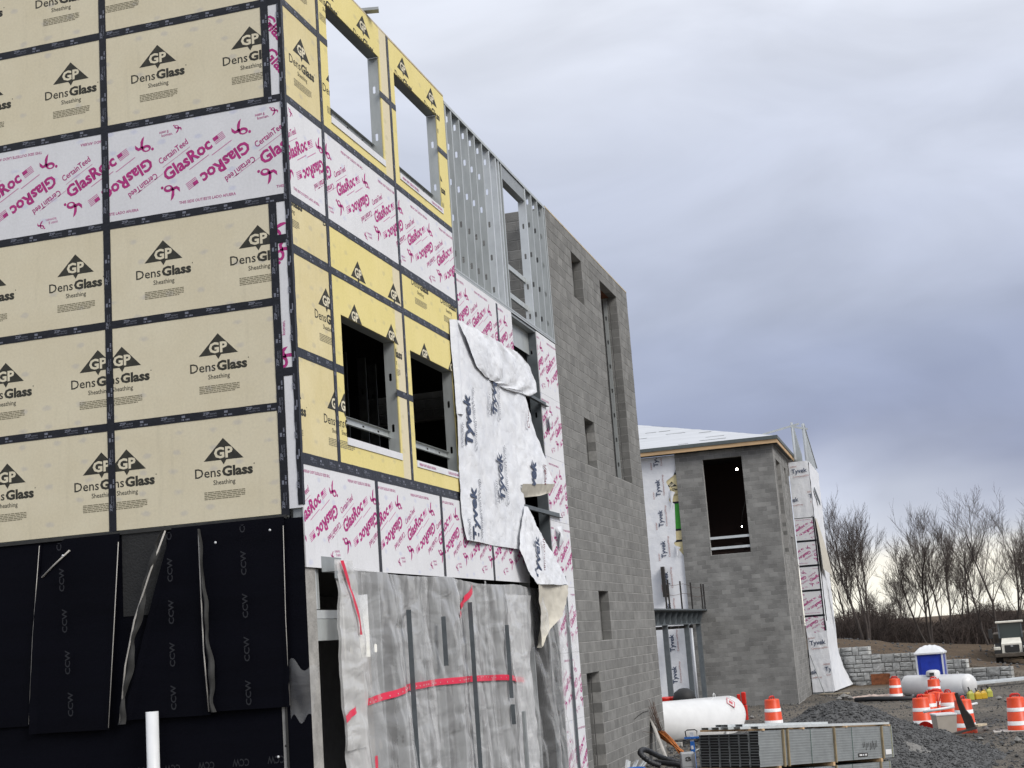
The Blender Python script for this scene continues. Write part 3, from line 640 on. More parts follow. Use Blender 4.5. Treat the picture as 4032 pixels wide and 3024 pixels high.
for p in (P1, P2, P3): seam('B', (p, K(6.5)), (p, K(5.5)-.06), off=.004, w=.095, prnt=False)

# --- window frames
def stud_mesh(L, depth=.152, fl=.043, holes=(), mat='galvanised', lip=.012):
    """C stud standing on z = 0: web in plane y = 0 from x = 0 to -depth, flanges to +y; punched slots at given heights"""
    mb = MB(); hw, hh, c = .019, .052, .012; xm = -depth/2
    zs = sorted(h for h in holes if .1 < h < L-.1); prev = 0.
    for h in zs:
        a, b = h-.08, h+.08
        if a > prev: mb.add([(0, 0, prev), (-depth, 0, prev), (-depth, 0, a), (0, 0, a)], [(0, 1, 2, 3)])
        o = [(0, a), (xm, a), (-depth, a), (-depth, h), (-depth, b), (xm, b), (0, b), (0, h)]
        i = [(xm+hw, h-hh+c*.6), (xm, h-hh-c*.3), (xm-hw, h-hh+c*.6), (xm-hw, h), (xm-hw, h+hh-c*.6), (xm, h+hh+c*.3), (xm+hw, h+hh-c*.6), (xm+hw, h)]
        mb.add([(x, 0, z) for x, z in o] + [(x, 0, z) for x, z in i] + [(x, .004, z) for x, z in i], [(j, (j+1) % 8, 8+(j+1) % 8, 8+j) for j in range(8)] + [(8+j, 8+(j+1) % 8, 16+(j+1) % 8, 16+j) for j in range(8)])
        prev = b
    mb.add([(0, 0, prev), (-depth, 0, prev), (-depth, 0, L), (0, 0, L)], [(0, 1, 2, 3)])
    for x in (0, -depth):
        mb.add([(x, 0, 0), (x, fl, 0), (x, fl, L), (x, 0, L)], [(0, 1, 2, 3)])
        xi = x+(-lip if x == 0 else lip); mb.add([(x, fl, 0), (xi, fl, 0), (xi, fl, L), (x, fl, L)], [(0, 1, 2, 3)])
    return mb.mesh('stud', mat)
XF = -TH-.003
for i, (a, b, z0, z1) in WIN.items():
    fr = bpy.data.objects.new('window_frame', None); COL.objects.link(fr); adopt(fr, BLD)
    L = z1-z0+.1
    inst('jamb_stud', stud_mesh(L, holes=(.45, 1.15)), fr, (XF, b+.002, z0-.1))
    MB().box((XF-.152, a-.045, z0-.1), (XF, a-.003, z1)).build('jamb_stud', 'galvanised_dull', fr)
    MB().box((XF-.15, a, z1+.001), (XF, b, z1+.12)).build('header', 'galvanised_dull', fr)
    MB().box((XF-.15, a, z0-.09), (XF, b, z0-.012)).build('sill_track', 'galvanised', fr)
    rz0 = {1: 10.31, 2: 10.30, 3: 6.26, 4: 6.24}[i]
    mb = MB(); mb.box((XF-.152, a+.001, rz0), (XF-.148, b-.001, rz0+.095)); mb.box((XF-.148, a+.001, rz0+.093), (XF-.11, b-.001, rz0+.095)); mb.box((XF-.148, a+.001, rz0), (XF-.11, b-.001, rz0+.002))
    mb.build('rail', 'galvanised' if i > 2 else 'galvanised_dull', fr)
    mb = MB()
    for t in (.22, .52, .8): yy = a+(b-a)*t; mb.box((XF-.1478, yy-.03, rz0+.035), (XF-.1470, yy+.03, rz0+.06))
    mb.build('slot', 'dark_room', fr)
    st = MB().box((.0005, a+.005, z0-.095), (.012, b+.02, z0-.004)).build('sill_strip', 'sheathing_white', fr)
    if i in (2, 4):
        P = Print(); P.text('THIS SIDE OUT/ESTE LADO AFUERA', a+.78, z0-.035, .7, .035, math.pi, 3, .012, 'l'); P.text('THIS SIDE OUT/ESTE', b-.04, z0-.035, .5, .035, math.pi, 3, .012, 'l')
        P.build('print', INKS, [(a+.01, b+.015, z0-.09, z0-.006)], lambda p, q, o: onB(p, q, o+.0125), fr)
# --- stud wall above the upper white boards
studs = [6.22, 6.52, 6.94, 7.38, 7.77, 8.20, 8.63, 9.04, 9.22, 9.385, 10.995, 11.45, 11.90, 12.36, 12.485]
sm_a = stud_mesh(2.80, holes=(.35, .95, 1.55, 2.15, 2.62)); sm_b = stud_mesh(2.80, holes=(.22, .80, 1.4, 2.0, 2.55), mat='galvanised_bright')
for i, y in enumerate(studs):
    inst('metal_stud', sm_b if y in (8.63, 9.04, 9.22, 10.995) else sm_a, BLD, (-.004, y, 9.28))
mb = MB(); mb.box((-.165, V3+.01, 9.272), (.003, 12.53, 9.279)); mb.box((0.0005, V3+.01, 9.24), (.003, 12.53, 9.31)); mb.build('bottom_track', 'galvanised', BLD)
mb = MB(); mb.box((-.165, V3+.01, 12.083), (.003, 12.53, 12.09)); mb.box((0, V3+.01, 12.04), (.003, 12.53, 12.083)); mb.build('top_track', 'galvanised', BLD)
MB().box((-.16, 9.44, 11.78), (-.02, 10.99, 12.07)).build('header', 'galvanised_dull', BLD)
for z in (10.16, 9.62): MB().box((-.155, 9.43, z), (-.11, 10.99, z+.095)).build('rail', 'galvanised', BLD)
for j in range(11): MB().box((-.002+.004, 6.5+j*.55, 9.2), (.004, 6.52+j*.55, 9.215)).build('screw_tab', 'galvanised_dull', BLD) if False else None
MB().box((-.17, .05, top+.001), (.0, V3, top+.028)).build('top_track', 'lumber_pale', BLD)
MB().obox((-.5, 2.72, 12.20), (.16, 2.95, 12.235), .12, .04).build('top_plank', 'galvanised_dull', BLD)
# --- tall slot: header plate, jamb, angle rails
MB().box((-.17, SL0+.001, 8.77), (-.165, SL1-.002, 9.2)).build('header_plate', 'galvanised', BLD)
MB().box((-.17, SL0+.001, 9.19), (-.02, SL1-.002, 9.236)).build('header', 'galvanised_dull', BLD)
inst('jamb_stud', stud_mesh(8.6, depth=.2, holes=[.3+.61*i for i in range(14)], mat='steel_primer'), BLD, (-.02, SL1+.002, .6))
MB().box((-.2, SL0-.05, .6), (-.02, SL0-.006, 9.2)).build('jamb_stud', 'galvanised_dull', BLD)
for z, ya, yb in ((7.83, 9.37, 11.36), (5.74, 9.0, 11.76)):
    mb = MB(); mb.box((.003, ya, z-.04), (.009, yb, z+.05)); mb.box((.009, ya, z-.04), (.065, yb, z-.034)); mb.build('angle_rail', 'steel_primer', BLD)
# --- corner column, wall below, floors and back of the building
mb = MB(); mb.cbox((-.36, -.012, 0.), (-.028, .318, 4.46), .012); mb.build('corner_column', 'concrete', BLD)
mb = MB(); mb.box((-.30, -.018, 0.), (-.004, -.0125, 4.98)); mb.build('corner_trim', 'membrane', BLD)
MB().box((-13, .05, 0), (-.37, .22, 5.03)).build('wall_core', 'concrete', BLD)
MB().box((-13, .03, 5.0), (-.20, .10, top)).build('wall_core', 'galvanised_dull', BLD)
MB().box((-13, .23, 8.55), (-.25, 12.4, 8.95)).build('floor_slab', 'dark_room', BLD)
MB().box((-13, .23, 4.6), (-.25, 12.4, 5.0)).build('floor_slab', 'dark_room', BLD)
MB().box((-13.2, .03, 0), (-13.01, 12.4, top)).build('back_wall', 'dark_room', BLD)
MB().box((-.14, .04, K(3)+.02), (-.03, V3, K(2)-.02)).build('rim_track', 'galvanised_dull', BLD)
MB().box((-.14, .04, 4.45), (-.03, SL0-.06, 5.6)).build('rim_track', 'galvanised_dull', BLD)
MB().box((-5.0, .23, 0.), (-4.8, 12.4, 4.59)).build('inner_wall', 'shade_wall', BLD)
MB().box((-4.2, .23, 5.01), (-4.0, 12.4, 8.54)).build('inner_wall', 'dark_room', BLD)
ism = stud_mesh(3.5, mat='galvanised_dull', holes=(.5, 1.7, 2.9))
for j in range(14): inst('interior_stud', ism, BLD, (-2.4-.05*(j % 3), .8+.62*j, 5.02))
# ground-floor opening: framing behind the plastic
gsm = stud_mesh(3.9, mat='galvanised_dull', holes=(.6, 1.8, 3.0))
for y in (1.9, 2.7, 3.5, 4.3, 5.1, 5.9, 6.7, 7.5, 8.3, 9.25): inst('metal_stud', gsm, BLD, (-.22, y, .5))
MB().box((-.2, .33, 3.62), (-.04, 1.0, 3.86)).build('header', 'galvanised', BLD)
MB().box((-.2, .33, 3.865), (-.05, 1.0, 3.96)).build('header_track', 'galvanised_bright', BLD)
MB().box((-.18, .33, 3.97), (-.05, .39, 4.42)).build('jamb_stud', 'galvanised_bright', BLD); MB().box((-.18, .42, 3.97), (-.06, .47, 4.42)).build('jamb_stud', 'galvanised', BLD)
MB().box((.004, .43, 4.38), (.16, 1.0, 4.385)).box((.155, .43, 4.30), (.16, 1.0, 4.38)).box((.001, .43, 4.385), (.006, 1.0, 4.56)).build('ledge_angle', 'galvanised_dull', BLD)

# --- black drainage membrane on the lower left wall
MB().box((-13, -.004, 0), (-.31, .049, 5.02)).build('wall_membrane', 'membrane', BLD)
def mat_sheet(x0t, x1t, x0b, x1b, zt, zb, off, name='drainage_mat', wob=.02, tear=0., m='membrane'):
    def fn(u, v):
        xl = x0t+(x0b-x0t)*v + .025*fbm(v*3+x0t*9, 2.)*v; xr = x1t+(x1b-x1t)*v + .02*fbm(v*3+x1t*5, 9.)*v
        z = zt + (zb-zt)*v - tear*max(0, 1-u*3.2)*(1-v)**3
        x = xl+(xr-xl)*u
        return (x, -off - wob*(.5+.5*math.sin(u*6+x0t*7+v*2.0))*min(1, v*3) - .035*v*(1 if u < .06 or u > .94 else .4), z)
    mb = MB().grid(fn, 30, 30); return mb.build(name, m, BLD), fn
def ccw(o, fn, us, ang=90, n=5, size=.26):
    mb = MB(); P = Print()
    for u in us:
        for i in range(n):
            P.text('CCW', u, .05+.19*i, .105*2.2, .05*1.1, 0, 0, .03)
    return P
mats_ = [(-4.9, -3.32, -4.9, -3.50, 5.0, 2.90, .012, 0), (-3.36, -2.28, -3.49, -2.44, 5.0, 2.81, .035, .42), (-1.62, -1.22, -2.28, -1.18, 5.0, 2.90, .03, 0), (-1.24, -.215, -1.20, -.225, 5.0, 2.935, .045, 0)]
for i, (a, b, c, d, zt, zb, off, tr) in enumerate(mats_):
    o, fn = mat_sheet(a, b, c, d, zt, zb, off, tear=tr)
    xs = [(-4.25,), (-2.88,), (-1.58,), (-.66,)][i]
    P = Print()
    for x in xs:
        for j in range(5): P.text('CCW', x-.03*j*(i == 1), 2.98+.47*j, .27, .062, R(90), 0, .02, 'l')
    P.build('print', ['membrane_print'], [(-5, 0, 2.9, 4.95)], lambda p, q, w, off=off: (p, -off-.075-w, q), o)
P = Print()
for j in range(9): P.text('CCW', -.35-.42*j, 2.42-.012*j, .20, .075, math.pi, 0, .02, 'l')
P.build('print', ['membrane_print'], [(-5, 0, 2., 2.6)], lambda p, q, w: (p, -.006-w, q), BLD)
# turned-back ragged edges of the mats
def fold(x0, x1, zt, zb, w, off, seed):
    def fn(u, v):
        x = x0+(x1-x0)*v**1.0; return (x + u*(w*(.35+.65*abs(math.sin(v*9+seed)))*(.25+v*.9)), -off-.05*math.sin(u*3.0)-.012*math.sin(v*40+seed), zt+(zb-zt)*v)
    return MB().grid(fn, 5, 40).build('mat_fold', ['membrane_edge'], BLD)
def curve_fold():
    def fn(u, v):
        x = -1.66 - .66*(v**.62); z = 4.98+(2.86-4.98)*v; w = .10*(.35+.65*abs(math.sin(v*11)))*(1 if v > .08 else .4)
        return (x+u*w, -.10-.04*math.sin(u*3)-.01*math.sin(v*50), z)
    MB().grid(fn, 5, 50).build('mat_fold', 'membrane_edge', BLD)
curve_fold(); fold(-1.24, -1.17, 4.95, 2.93, .09, .085, 1.)
def edge_rib(pts, w=.012):
    MB().tube(pts, w/2, 5).build('mat_edge', 'lumber_grey', BLD)
edge_rib([(-1.655, -.11, 4.97), (-1.86, -.125, 4.5), (-2.06, -.13, 4.0), (-2.19, -.13, 3.5), (-2.28, -.12, 2.88)], .022)
edge_rib([(-1.245, -.095, 4.9), (-1.235, -.10, 4.2), (-1.22, -.11, 3.6), (-1.185, -.10, 2.94)], .016); edge_rib([(-2.285, -.06, 4.9), (-2.36, -.075, 3.9), (-2.445, -.09, 2.83)], .010); edge_rib([(-3.345, -.03, 4.95), (-3.44, -.045, 3.9), (-3.50, -.05, 2.92)], .008)
edge_rib([(-.222, -.06, 4.9), (-.235, -.07, 3.9), (-.23, -.07, 2.95)], .008); edge_rib([(-3.30, -.05, 4.58), (-3.12, -.055, 4.72), (-2.93, -.05, 4.86)], .022)
MB().box((-2.27, -.011, 4.05), (-1.70, -.0045, 5.0)).build('bare_wall', 'wet_stone', BLD)
MB().box((-13, -.030, 4.985), (-.20, .0, 5.022)).build('flashing', 'membrane_edge', BLD)
for x, z in ((-2.98, 4.80), (-1.03, 4.78), (-.36, 4.86), (-.42, 2.41), (-.32, 2.52)): MB().lathe([(0, .0), (.014, .0), (.014, .006), (0, .006)], 8, c=(x, -.11 if z > 3 else -.006, z), axis=(0, -1, 0)).build('fastener', 'white_pvc', BLD)
MB().box((-.31, -.03, 2.2), (-.285, -.018, 4.95)).build('mat_edge', 'membrane_edge', BLD)
# --- concrete block end wall
BH, BW, JT = .2032, .4064, .013
_BM = {}
def block_mesh(L, D, mat, h=BH):
    k = (round(L, 2), D, mat, round(h, 3))
    if k in _BM: return _BM[k]
    l, hh, c = round(L, 2)-JT, h-JT, .004
    mb = MB(); y0 = 0.
    ring = lambda i, y: [(i, y, i), (l-i, y, i), (l-i, y, hh-i), (i, y, hh-i)]
    mb.add(ring(c, 0) + ring(0, c) + ring(0, D), [(0, 1, 2, 3)] + [(4+j, 4+(j+1) % 4, (j+1) % 4, j) for j in range(4)] + [(8+j, 8+(j+1) % 4, 4+(j+1) % 4, 4+j) for j in range(4)] + [(11, 10, 9, 8)])
    _BM[k] = mb; return mb
def block_wall(parent, place, rz, L, z0, z1, holes, mat, D=.19, seed=1, s_off=0., keep=300, cand=None, fronts=True):
    """running bond of blocks with real joints; the nearest ones are objects of their own"""
    rnd = random.Random(seed); items = []
    n = int(round((z1-z0)/BH))
    for c in range(n):
        za = z1-(c+1)*BH; zb = za+BH
        cut = [(a, b) for a, b, h0, h1 in holes if h0 < (za+zb)/2 < h1]
        s = s_off - (BW/2 if c % 2 else 0.)
        while s < L-.02:
            segs = [(max(s, 0), min(s+BW, L))]
            for a, b in cut:
                segs = [q for p in segs for q in ((p[0], min(p[1], a)), (max(p[0], b), p[1])) if q[1]-q[0] > .03]
            for p in segs: items.append((p[0], p[1]-p[0], za))
            s += BW
    return items
def emit_blocks(parent, groups, mat, keep=300):
    """groups: list of (items, place fn, rotation)"""
    allb = []
    for items, place, rz, D in groups:
        for s, l, z in items:
            p = Vector(place(s, z)); allb.append(((p-CAM).length, s, l, z, p, rz, D))
    vis = sorted([b for b in allb if b[3] > .75 and b[2] > .12], key=lambda b: b[0]); chosen = set(id(b) for b in vis[:keep])
    meshes = {}; rest = MB(); rnd = random.Random(3)
    for b in allb:
        d, s, l, z, p, rz, D = b
        p = p + Vector((rnd.uniform(-.0015, .0015), rnd.uniform(-.0015, .0015), rnd.uniform(-.001, .001)))
        proto = block_mesh(l, D, mat)
        if id(b) in chosen:
            k = (round(l, 2), D)
            if k not in meshes: meshes[k] = proto.mesh('block', mat)
            inst('concrete_block', meshes[k], parent, p, rz)
        else:
            c, s_ = math.cos(rz), math.sin(rz); rest.add([(p.x+x*c-y*s_, p.y+x*s_+y*c, p.z+zz) for x, y, zz in proto.v], proto.f)
    o = rest.build('concrete_blocks', mat, parent); o['kind'] = 'stuff'; return o
CT = 12.09
def snap(z): return CT-round((CT-z)/BH)*BH
holesB = [(14.64-CM0, 15.60-CM0, snap(10.68), snap(11.66)), (17.47-CM0, 19.38-CM0, snap(7.1), snap(11.66)), (14.62-CM0, 15.57-CM0, snap(7.05), snap(8.06)), (14.63-CM0, 15.60-CM0, snap(3.36), snap(4.30)), (13.0-CM0, 14.13-CM0, -.1, snap(2.84))]
itB = block_wall(BLD, None, 0, CM1-CM0, 0, CT, holesB, 'block_a')
itR = block_wall(BLD, None, 0, 6.0, 8.0, CT, [], 'block_a', s_off=.1)          # return wall seen through the studs
emit_blocks(BLD, [(itB, lambda s, z: (-.004, CM0+s, z), R(90), .19), (itR, lambda s, z: (-6.2+s, CM0+.002, z), 0, .19)], 'block_a')
def core(parent, rects, plane, d0, d1, mat='mortar'):
    mb = MB()
    for a, b, c, d in rects:
        if plane == 'x': mb.box((d0, a, c), (d1, b, d))
        else: mb.box((a, d0, c), (b, d1, d))
    return mb.build('mortar', mat, parent)
core(BLD, subtract((CM0+.002, CM1-.004, 0, CT-.006), [(CM0+a-.004, CM0+b-.004+.006, c, d) for a, b, c, d in holesB]), 'x', -.188, -.010)
core(BLD, [(-6.2, -.2, 8.0, CT-.006)], 'y', CM0+.008, CM0+.18)
MB().box((-.195, CM0, CT-.002), (-.002, CM1, CT+.03)).build('wall_cap', 'lumber_pale', BLD)
# inside faces of the stair end, dark
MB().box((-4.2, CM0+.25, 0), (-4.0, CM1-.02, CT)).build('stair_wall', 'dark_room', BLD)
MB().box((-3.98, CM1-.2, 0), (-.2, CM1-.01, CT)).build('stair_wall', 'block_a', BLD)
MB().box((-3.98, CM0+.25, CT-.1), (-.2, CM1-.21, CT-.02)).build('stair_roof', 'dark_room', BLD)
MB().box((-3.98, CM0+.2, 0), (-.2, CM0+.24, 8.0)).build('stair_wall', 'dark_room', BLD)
inst('jamb_stud', stud_mesh(snap(11.66)-snap(7.1), depth=.09, holes=[.5+.61*i for i in range(7)]), BLD, (-.26, 19.365, snap(7.1)))
# liner blocks behind the small openings so that their reveals close in block
for a, b, c, d in holesB:
    for it_ in block_wall(BLD, None, 0, .62, c, d, [], 'block_a', s_off=.05): inst('concrete_block', block_mesh(it_[1], .19, 'block_a').mesh('block', 'block_a'), BLD, (-.82+it_[0], CM0+b+.004, it_[2]))
    MB().box((-.82, CM0+b+.010, c), (-.2, CM0+b+.18, d)).build('mortar', 'mortar', BLD); MB().box((-.9, CM0+a-.3, c-.3), (-.83, CM0+b+.3, d+.1)).build('stair_wall', 'dark_room', BLD)
for a, b, c, d in holesB[:4]: MB().box((-.82, CM0+a-.1, d+.001), (-.012, CM0+b+.1, d+.007)).build('lintel_plate', 'rust', BLD)

# ================================================================== torn house wrap over the tall slot (hangs on the wall)
def wrinkle(y, z, a=.02):
    return a*.62*(.9*fbm(y*.9, z*.8, 3.) + .55*abs(fbm(y*2.4+z*.9, z*1.7, 5.)) + .10*fbm(y*6, z*5, 9.))
def lerp(a, b, t): return a+(b-a)*t
def edge(pts, t):
    n = len(pts)-1; k = min(int(t*n), n-1); f = t*n-k; return (lerp(pts[k][0], pts[k+1][0], f), lerp(pts[k][1], pts[k+1][1], f))
def ruled(L, Rr, xf, mat, name, parent, nu=60, nv=70, wa=.02):
    def yz(u, v):
        a, b = edge(L, v), edge(Rr, v); return lerp(a[0], b[0], u), lerp(a[1], b[1], u)
    def fn(u, v):
        y, z = yz(u, v); return (xf(u, v) + wrinkle(y, z, wa), y, z)
    return MB().grid(fn, nu, nv).build(name, mat, parent)
TY = thing('house_wrap_sheet', (.02, 7.2, 4.4), 'torn white house wrap with blue lettering hanging over the sheathed wall beside the tall slot', 'house wrap')
x1 = lambda u, v: .035 + .02*math.sin(u*9)*v
ruled([(6.02, 8.42), (5.80, 7.95), (5.72, 7.4), (5.66, 6.6), (5.64, 6.0), (5.62, 5.4), (5.72, 4.99)], [(9.2, 8.35), (9.2, 7.9), (9.2, 7.2), (9.15, 6.5), (9.1, 5.9), (9.0, 5.5), (8.7, 4.97)], x1, 'house_wrap', 'wrap_panel', TY, 90, 100, .045)
ruled([(5.66, 8.36), (5.66, 7.9), (5.70, 7.4), (5.68, 6.9)], [(6.06, 8.42), (6.06, 7.9), (6.0, 7.4), (5.95, 6.9)], lambda u, v: .03+.05*math.sin(u*3.14), 'house_wrap', 'wrap_roll', TY, 14, 30, .02)
# folded-over top flap, back side showing
ruled([(6.02, 8.42), (6.15, 8.27), (6.30, 8.13), (6.45, 7.98), (6.72, 7.80), (7.2, 7.70)], [(9.2, 8.47), (9.9, 8.36), (10.28, 8.12), (10.34, 7.92), (9.75, 7.75), (8.5, 7.69)], lambda u, v: .055+.045*math.sin(v*3.0)+.04*u*(1-v) + (.012*math.sin(u*30+v*5)+.010*math.sin(u*13-v*4)), 'house_wrap', 'wrap_flap', TY, 140, 60, .05)
# middle and lower strips swinging across the slot
ruled([(8.95, 7.75), (8.85, 7.0), (8.8, 6.5), (8.8, 6.08)], [(9.6, 7.75), (10.02, 7.1), (10.4, 6.65), (10.68, 6.22)], lambda u, v: .02+.05*min(1, u*4)+.16*v*u, 'house_wrap', 'wrap_strip', TY, 40, 50, .05)
ruled([(8.9, 6.10), (8.95, 5.98), (9.05, 5.88)], [(10.68, 6.24), (10.55, 6.08), (9.9, 5.97)], lambda u, v: .10+.14*u-.10*v, 'wrap_under', 'wrap_curl', TY, 30, 10, .04)
ruled([(8.95, 5.72), (8.45, 5.2), (8.3, 4.95), (8.55, 4.6), (8.95, 4.38)], [(9.12, 5.72), (9.75, 5.36), (10.3, 5.02), (10.75, 4.72), (11.2, 4.42)], lambda u, v: .08+.14*v, 'house_wrap', 'wrap_strip', TY, 50, 60, .07)
ruled([(8.95, 4.40), (8.98, 4.0), (9.0, 3.75), (9.05, 3.55), (9.05, 3.32)], [(11.05, 4.40), (10.8, 4.1), (10.4, 3.85), (9.75, 3.62), (9.12, 3.34)], lambda u, v: .24-.10*math.sin(u*3.1)-.04*v, 'wrap_under', 'wrap_curl', TY, 36, 40, .07)
def yprint(o, items, xf, rects, up=True):
    P = Print()
    for t, y, z, w, cap, ink, bold, ang in items: P.text(t, y, z, w, cap, ang, ink, bold, 'l')
    P.build('print', ['wrap_ink_blue', 'wrap_ink_red', 'wrap_ink_grey', 'wrap_ink_maroon'], rects, lambda a, b, c: (xf(a, b)+wrinkle(a, b, .045)+.006+c, a, b), o)
A90 = R(86)
its = []
for y, z in ((6.28, 6.44), (6.28, 4.99), (7.86, 5.70), (7.80, 7.12)):
    its += [('Tyvek', y, z, .84, .29, 0, .03, A90), ('CommercialWrap', y+.24, z-.03, 1.02, .13, 2, .006, A90), ('DUPONT', y-.40, z-.02, .36, .09, 2, .02, A90)]
yprint(TY, its, lambda a, b: .035+.02, [(5.7, 8.9, 5.0, 7.72)])
yprint(TY, [('Tyvek', 9.50, 5.72, .86, .28, 0, .035, R(78)), ('CommercialWrap', 10.02, 5.62, 1.35, .17, 3, .012, R(72)), ('CommercialWrap', 9.55, 7.12, 1.3, .16, 3, .012, R(74))], lambda a, b: .13+.10*max(0, a-9.4)*max(0, 7.6-b)*.6, [(9.02, 9.55, 6.12, 7.7), (9.55, 9.85, 6.15, 7.25), (9.85, 10.15, 6.18, 6.9), (10.15, 10.45, 6.25, 6.55)])
yprint(TY, [('Tyvek', 9.22, 4.42, .8, .26, 0, .03, R(80)), ('CommercialWrap', 9.55, 4.40, 1.1, .12, 3, .0, R(78))], lambda a, b: .19, [(8.8, 9.7, 4.45, 5.2)])
for y, z, s in ((11.32, 7.66, .26), (11.42, 5.52, .32)):     # scraps caught on the angle rails
    MB().grid(lambda u, v: (.04+.05*math.sin(u*3+v*2)+wrinkle(y+u, z+v, .08), y-.1+u*s*1.3, z-v*s*(.7+.6*math.sin(u*4))), 10, 10).build('wrap_scrap', 'house_wrap', TY)

# ================================================================== plastic over the ground-floor opening
PLS = thing('plastic_sheet', (.05, 4.5, .3), 'translucent plastic sheeting with a red tape band covering the ground floor opening', 'plastic sheet')
def film_x(y, z):
    d = 4.45-z
    return .04 + min(1, d*1.5+.1)*(.055*math.sin(y*2.6+.3*z) + .035*math.sin(y*5.1+1.3+z*.5) + .05*fbm(y*.9+z*.2, z*.35, 2.)) + .055*abs(fbm(y*1.7+z*.55, z*.4-y*.2, 4., 2)) + .04*abs(fbm(y*.9+z*1.5, z*1.3-y*.7, 6., 2))
def film(y0, y1, zt, zb, mat, off, nu, nv, name='film', sag=.0):
    def fn(u, v):
        y = lerp(y0(v), y1(v), u); z = lerp(zt(u), zb(u), v) ; return (film_x(y, z)+off, y, z)
    return MB().grid(fn, nu, nv).build(name, mat, PLS)
film(lambda v: 1.0-.35*v, lambda v: 8.95-.3*v, lambda u: 4.47-.10*u-.05*abs(math.sin(u*7)), lambda u: .25, 'plastic_film', 0, 260, 140)
for yt, yb, wt, wb in ((1.45, 1.72, .25, .55), (2.35, 2.62, .08, .22), (3.55, 3.95, .22, .42), (4.75, 5.2, .06, .25), (6.35, 6.9, .10, .34)):          # folds where the film laps over itself
    film(lambda v, a=yt, c=yb: lerp(a, c, v), lambda v, a=yt, c=yb, w=wt, x=wb: lerp(a, c, v)+lerp(w, x, v)+.03*math.sin(v*9), lambda u: 4.40, lambda u: .25, 'plastic_film_clear', .03, 12, 60, 'film_fold')
film(lambda v: .52-.1*v, lambda v: 1.05+.60*v, lambda u: 4.52, lambda u: .25, 'plastic_film_thick', .07, 40, 120)                                # bunched left edge
film(lambda v: .50-.05*v, lambda v: .98+.35*math.sin(v*3.0), lambda u: 4.50, lambda u: 2.4, 'plastic_film_thick', .11, 24, 60)
film(lambda v: 8.75, lambda v: 11.9, lambda u: 4.35-.1*u, lambda u: .25, 'plastic_film_clear', -.0, 90, 120)
film(lambda v: 7.15+.9*v*(1-v), lambda v: 8.95-.4*v, lambda u: 4.2, lambda u: .25, 'plastic_film', .055, 40, 90)
def band(pts, w, off, name='tape_band', mat='red_tape'):
    def fn(u, v):
        n = len(pts)-1; k = min(int(u*n), n-1); f = u*n-k; y = lerp(pts[k][0], pts[k+1][0], f); z = lerp(pts[k][1], pts[k+1][1], f) 
        if abs(pts[-1][0]-pts[0][0]) > abs(pts[-1][1]-pts[0][1]): z += (v-.5)*w
        else: y += (v-.5)*w
        return (film_x(y, z)+off, y, z)
    return MB().grid(fn, 80, 2).build(name, mat, PLS)
b1 = band([(1.20, 2.80), (1.6, 2.88), (2.63, 2.98), (4.13, 2.99), (5.5, 2.97), (6.86, 2.93), (8.2, 2.83)], .085, .03)
mb = MB()
for i in range(46):
    y = 1.3+i*.15; z = 2.83+.15*min(1, max(0, (y-1.2)/1.5))-.13*max(0, (y-6)/2.2); x = film_x(y, z)+.034; mb.add([(x, y-.012, z), (x, y, z-.012), (x, y+.012, z), (x, y, z+.012)], [(0, 1, 2, 3)])
mb.build('tape_dots', 'white_band', b1)
band([(.56, 4.5), (.75, 4.2), (.95, 3.92), (1.08, 3.66)], .07, .14); band([(.40, 2.74), (.75, 2.83)], .075, .13); band([(1.38, 1.96), (1.46, 2.26)], .12, .12); band([(5.75, 4.28), (5.4, 4.1), (4.95, 3.86)], .10, .02)
for i, (y, zt, zb) in enumerate(((2.74, 3.95, .3), (4.09, 3.86, 3.2), (5.31, 4.06, .3), (7.12, 3.72, 2.6), (7.15, 2.5, 2.2))):
    MB().box((.14, y-.025, zb), (.175, y+.025, zt)).box((.175, y-.025, zb), (.205, y-.018, zt)).build('batten', 'steel_primer', PLS)
MB().box((.10, 7.86, .3), (.14, 7.95, 2.35)).build('batten', 'galvanised_dull', PLS); MB().box((.02, 11.62, .3), (.06, 11.67, 4.6)).build('batten', 'steel_primer', PLS)
# scrap of film blown against the corner column
MB().grid(lambda u, v: (-.24+u*.36-.1*v*u, -.035-.07*math.sin(u*3)*(.5+.5*math.sin(v*6)), 3.42-.62*v-.12*u*(1-v)+.05*math.sin(u*9)), 16, 16).build('film_scrap', 'plastic_film_clear', PLS)

# white pipes by the membrane
pv = MB().tube([(-1.845, -.17, .0), (-1.845, -.17, 2.98)], .07, 20).build('standing_pipe', 'white_pvc'); tag(pv, 'white plastic pipe standing upright against the black membrane', 'pipe')
# ================================================================== far wing: block stair tower, hipped roof, wrapped end
def pix(px, py, d):
    """point at view depth d behind a pixel of the 4032 x 3024 photograph"""
    return CAM + (_r2*((px-2016)/5600.) - _u2*((py-1512)/5600.) + _f)*d
FW = thing('far_building', (-2, 51.9, -.2), 'far building wing with grey block stair tower, low white hipped roof and wrapped end wall', 'building')
TX0, TX1, TY0, TY1, TZ0, TZ1 = -4.15, .46, 51.93, 59.25, -.24, 11.62
sn = lambda z: TZ1-round((TZ1-z)/BH)*BH
hF = [(-2.85-TX0, -1.02-TX0, sn(6.66), sn(11.18))]
hS = [(52.80-TY0, 54.88-TY0, sn(6.60), sn(11.10)), (56.85-TY0, 57.75-TY0, sn(10.12), sn(11.06)), (56.85-TY0, 57.75-TY0, sn(6.62), sn(7.55)), (57.3-TY0, 58.2-TY0, sn(2.7), sn(3.65))]
iF = block_wall(FW, None, 0, TX1-TX0, TZ0, TZ1, hF, 'block_b'); iS = block_wall(FW, None, 0, TY1-TY0, TZ0, TZ1, hS, 'block_b', s_off=.0)
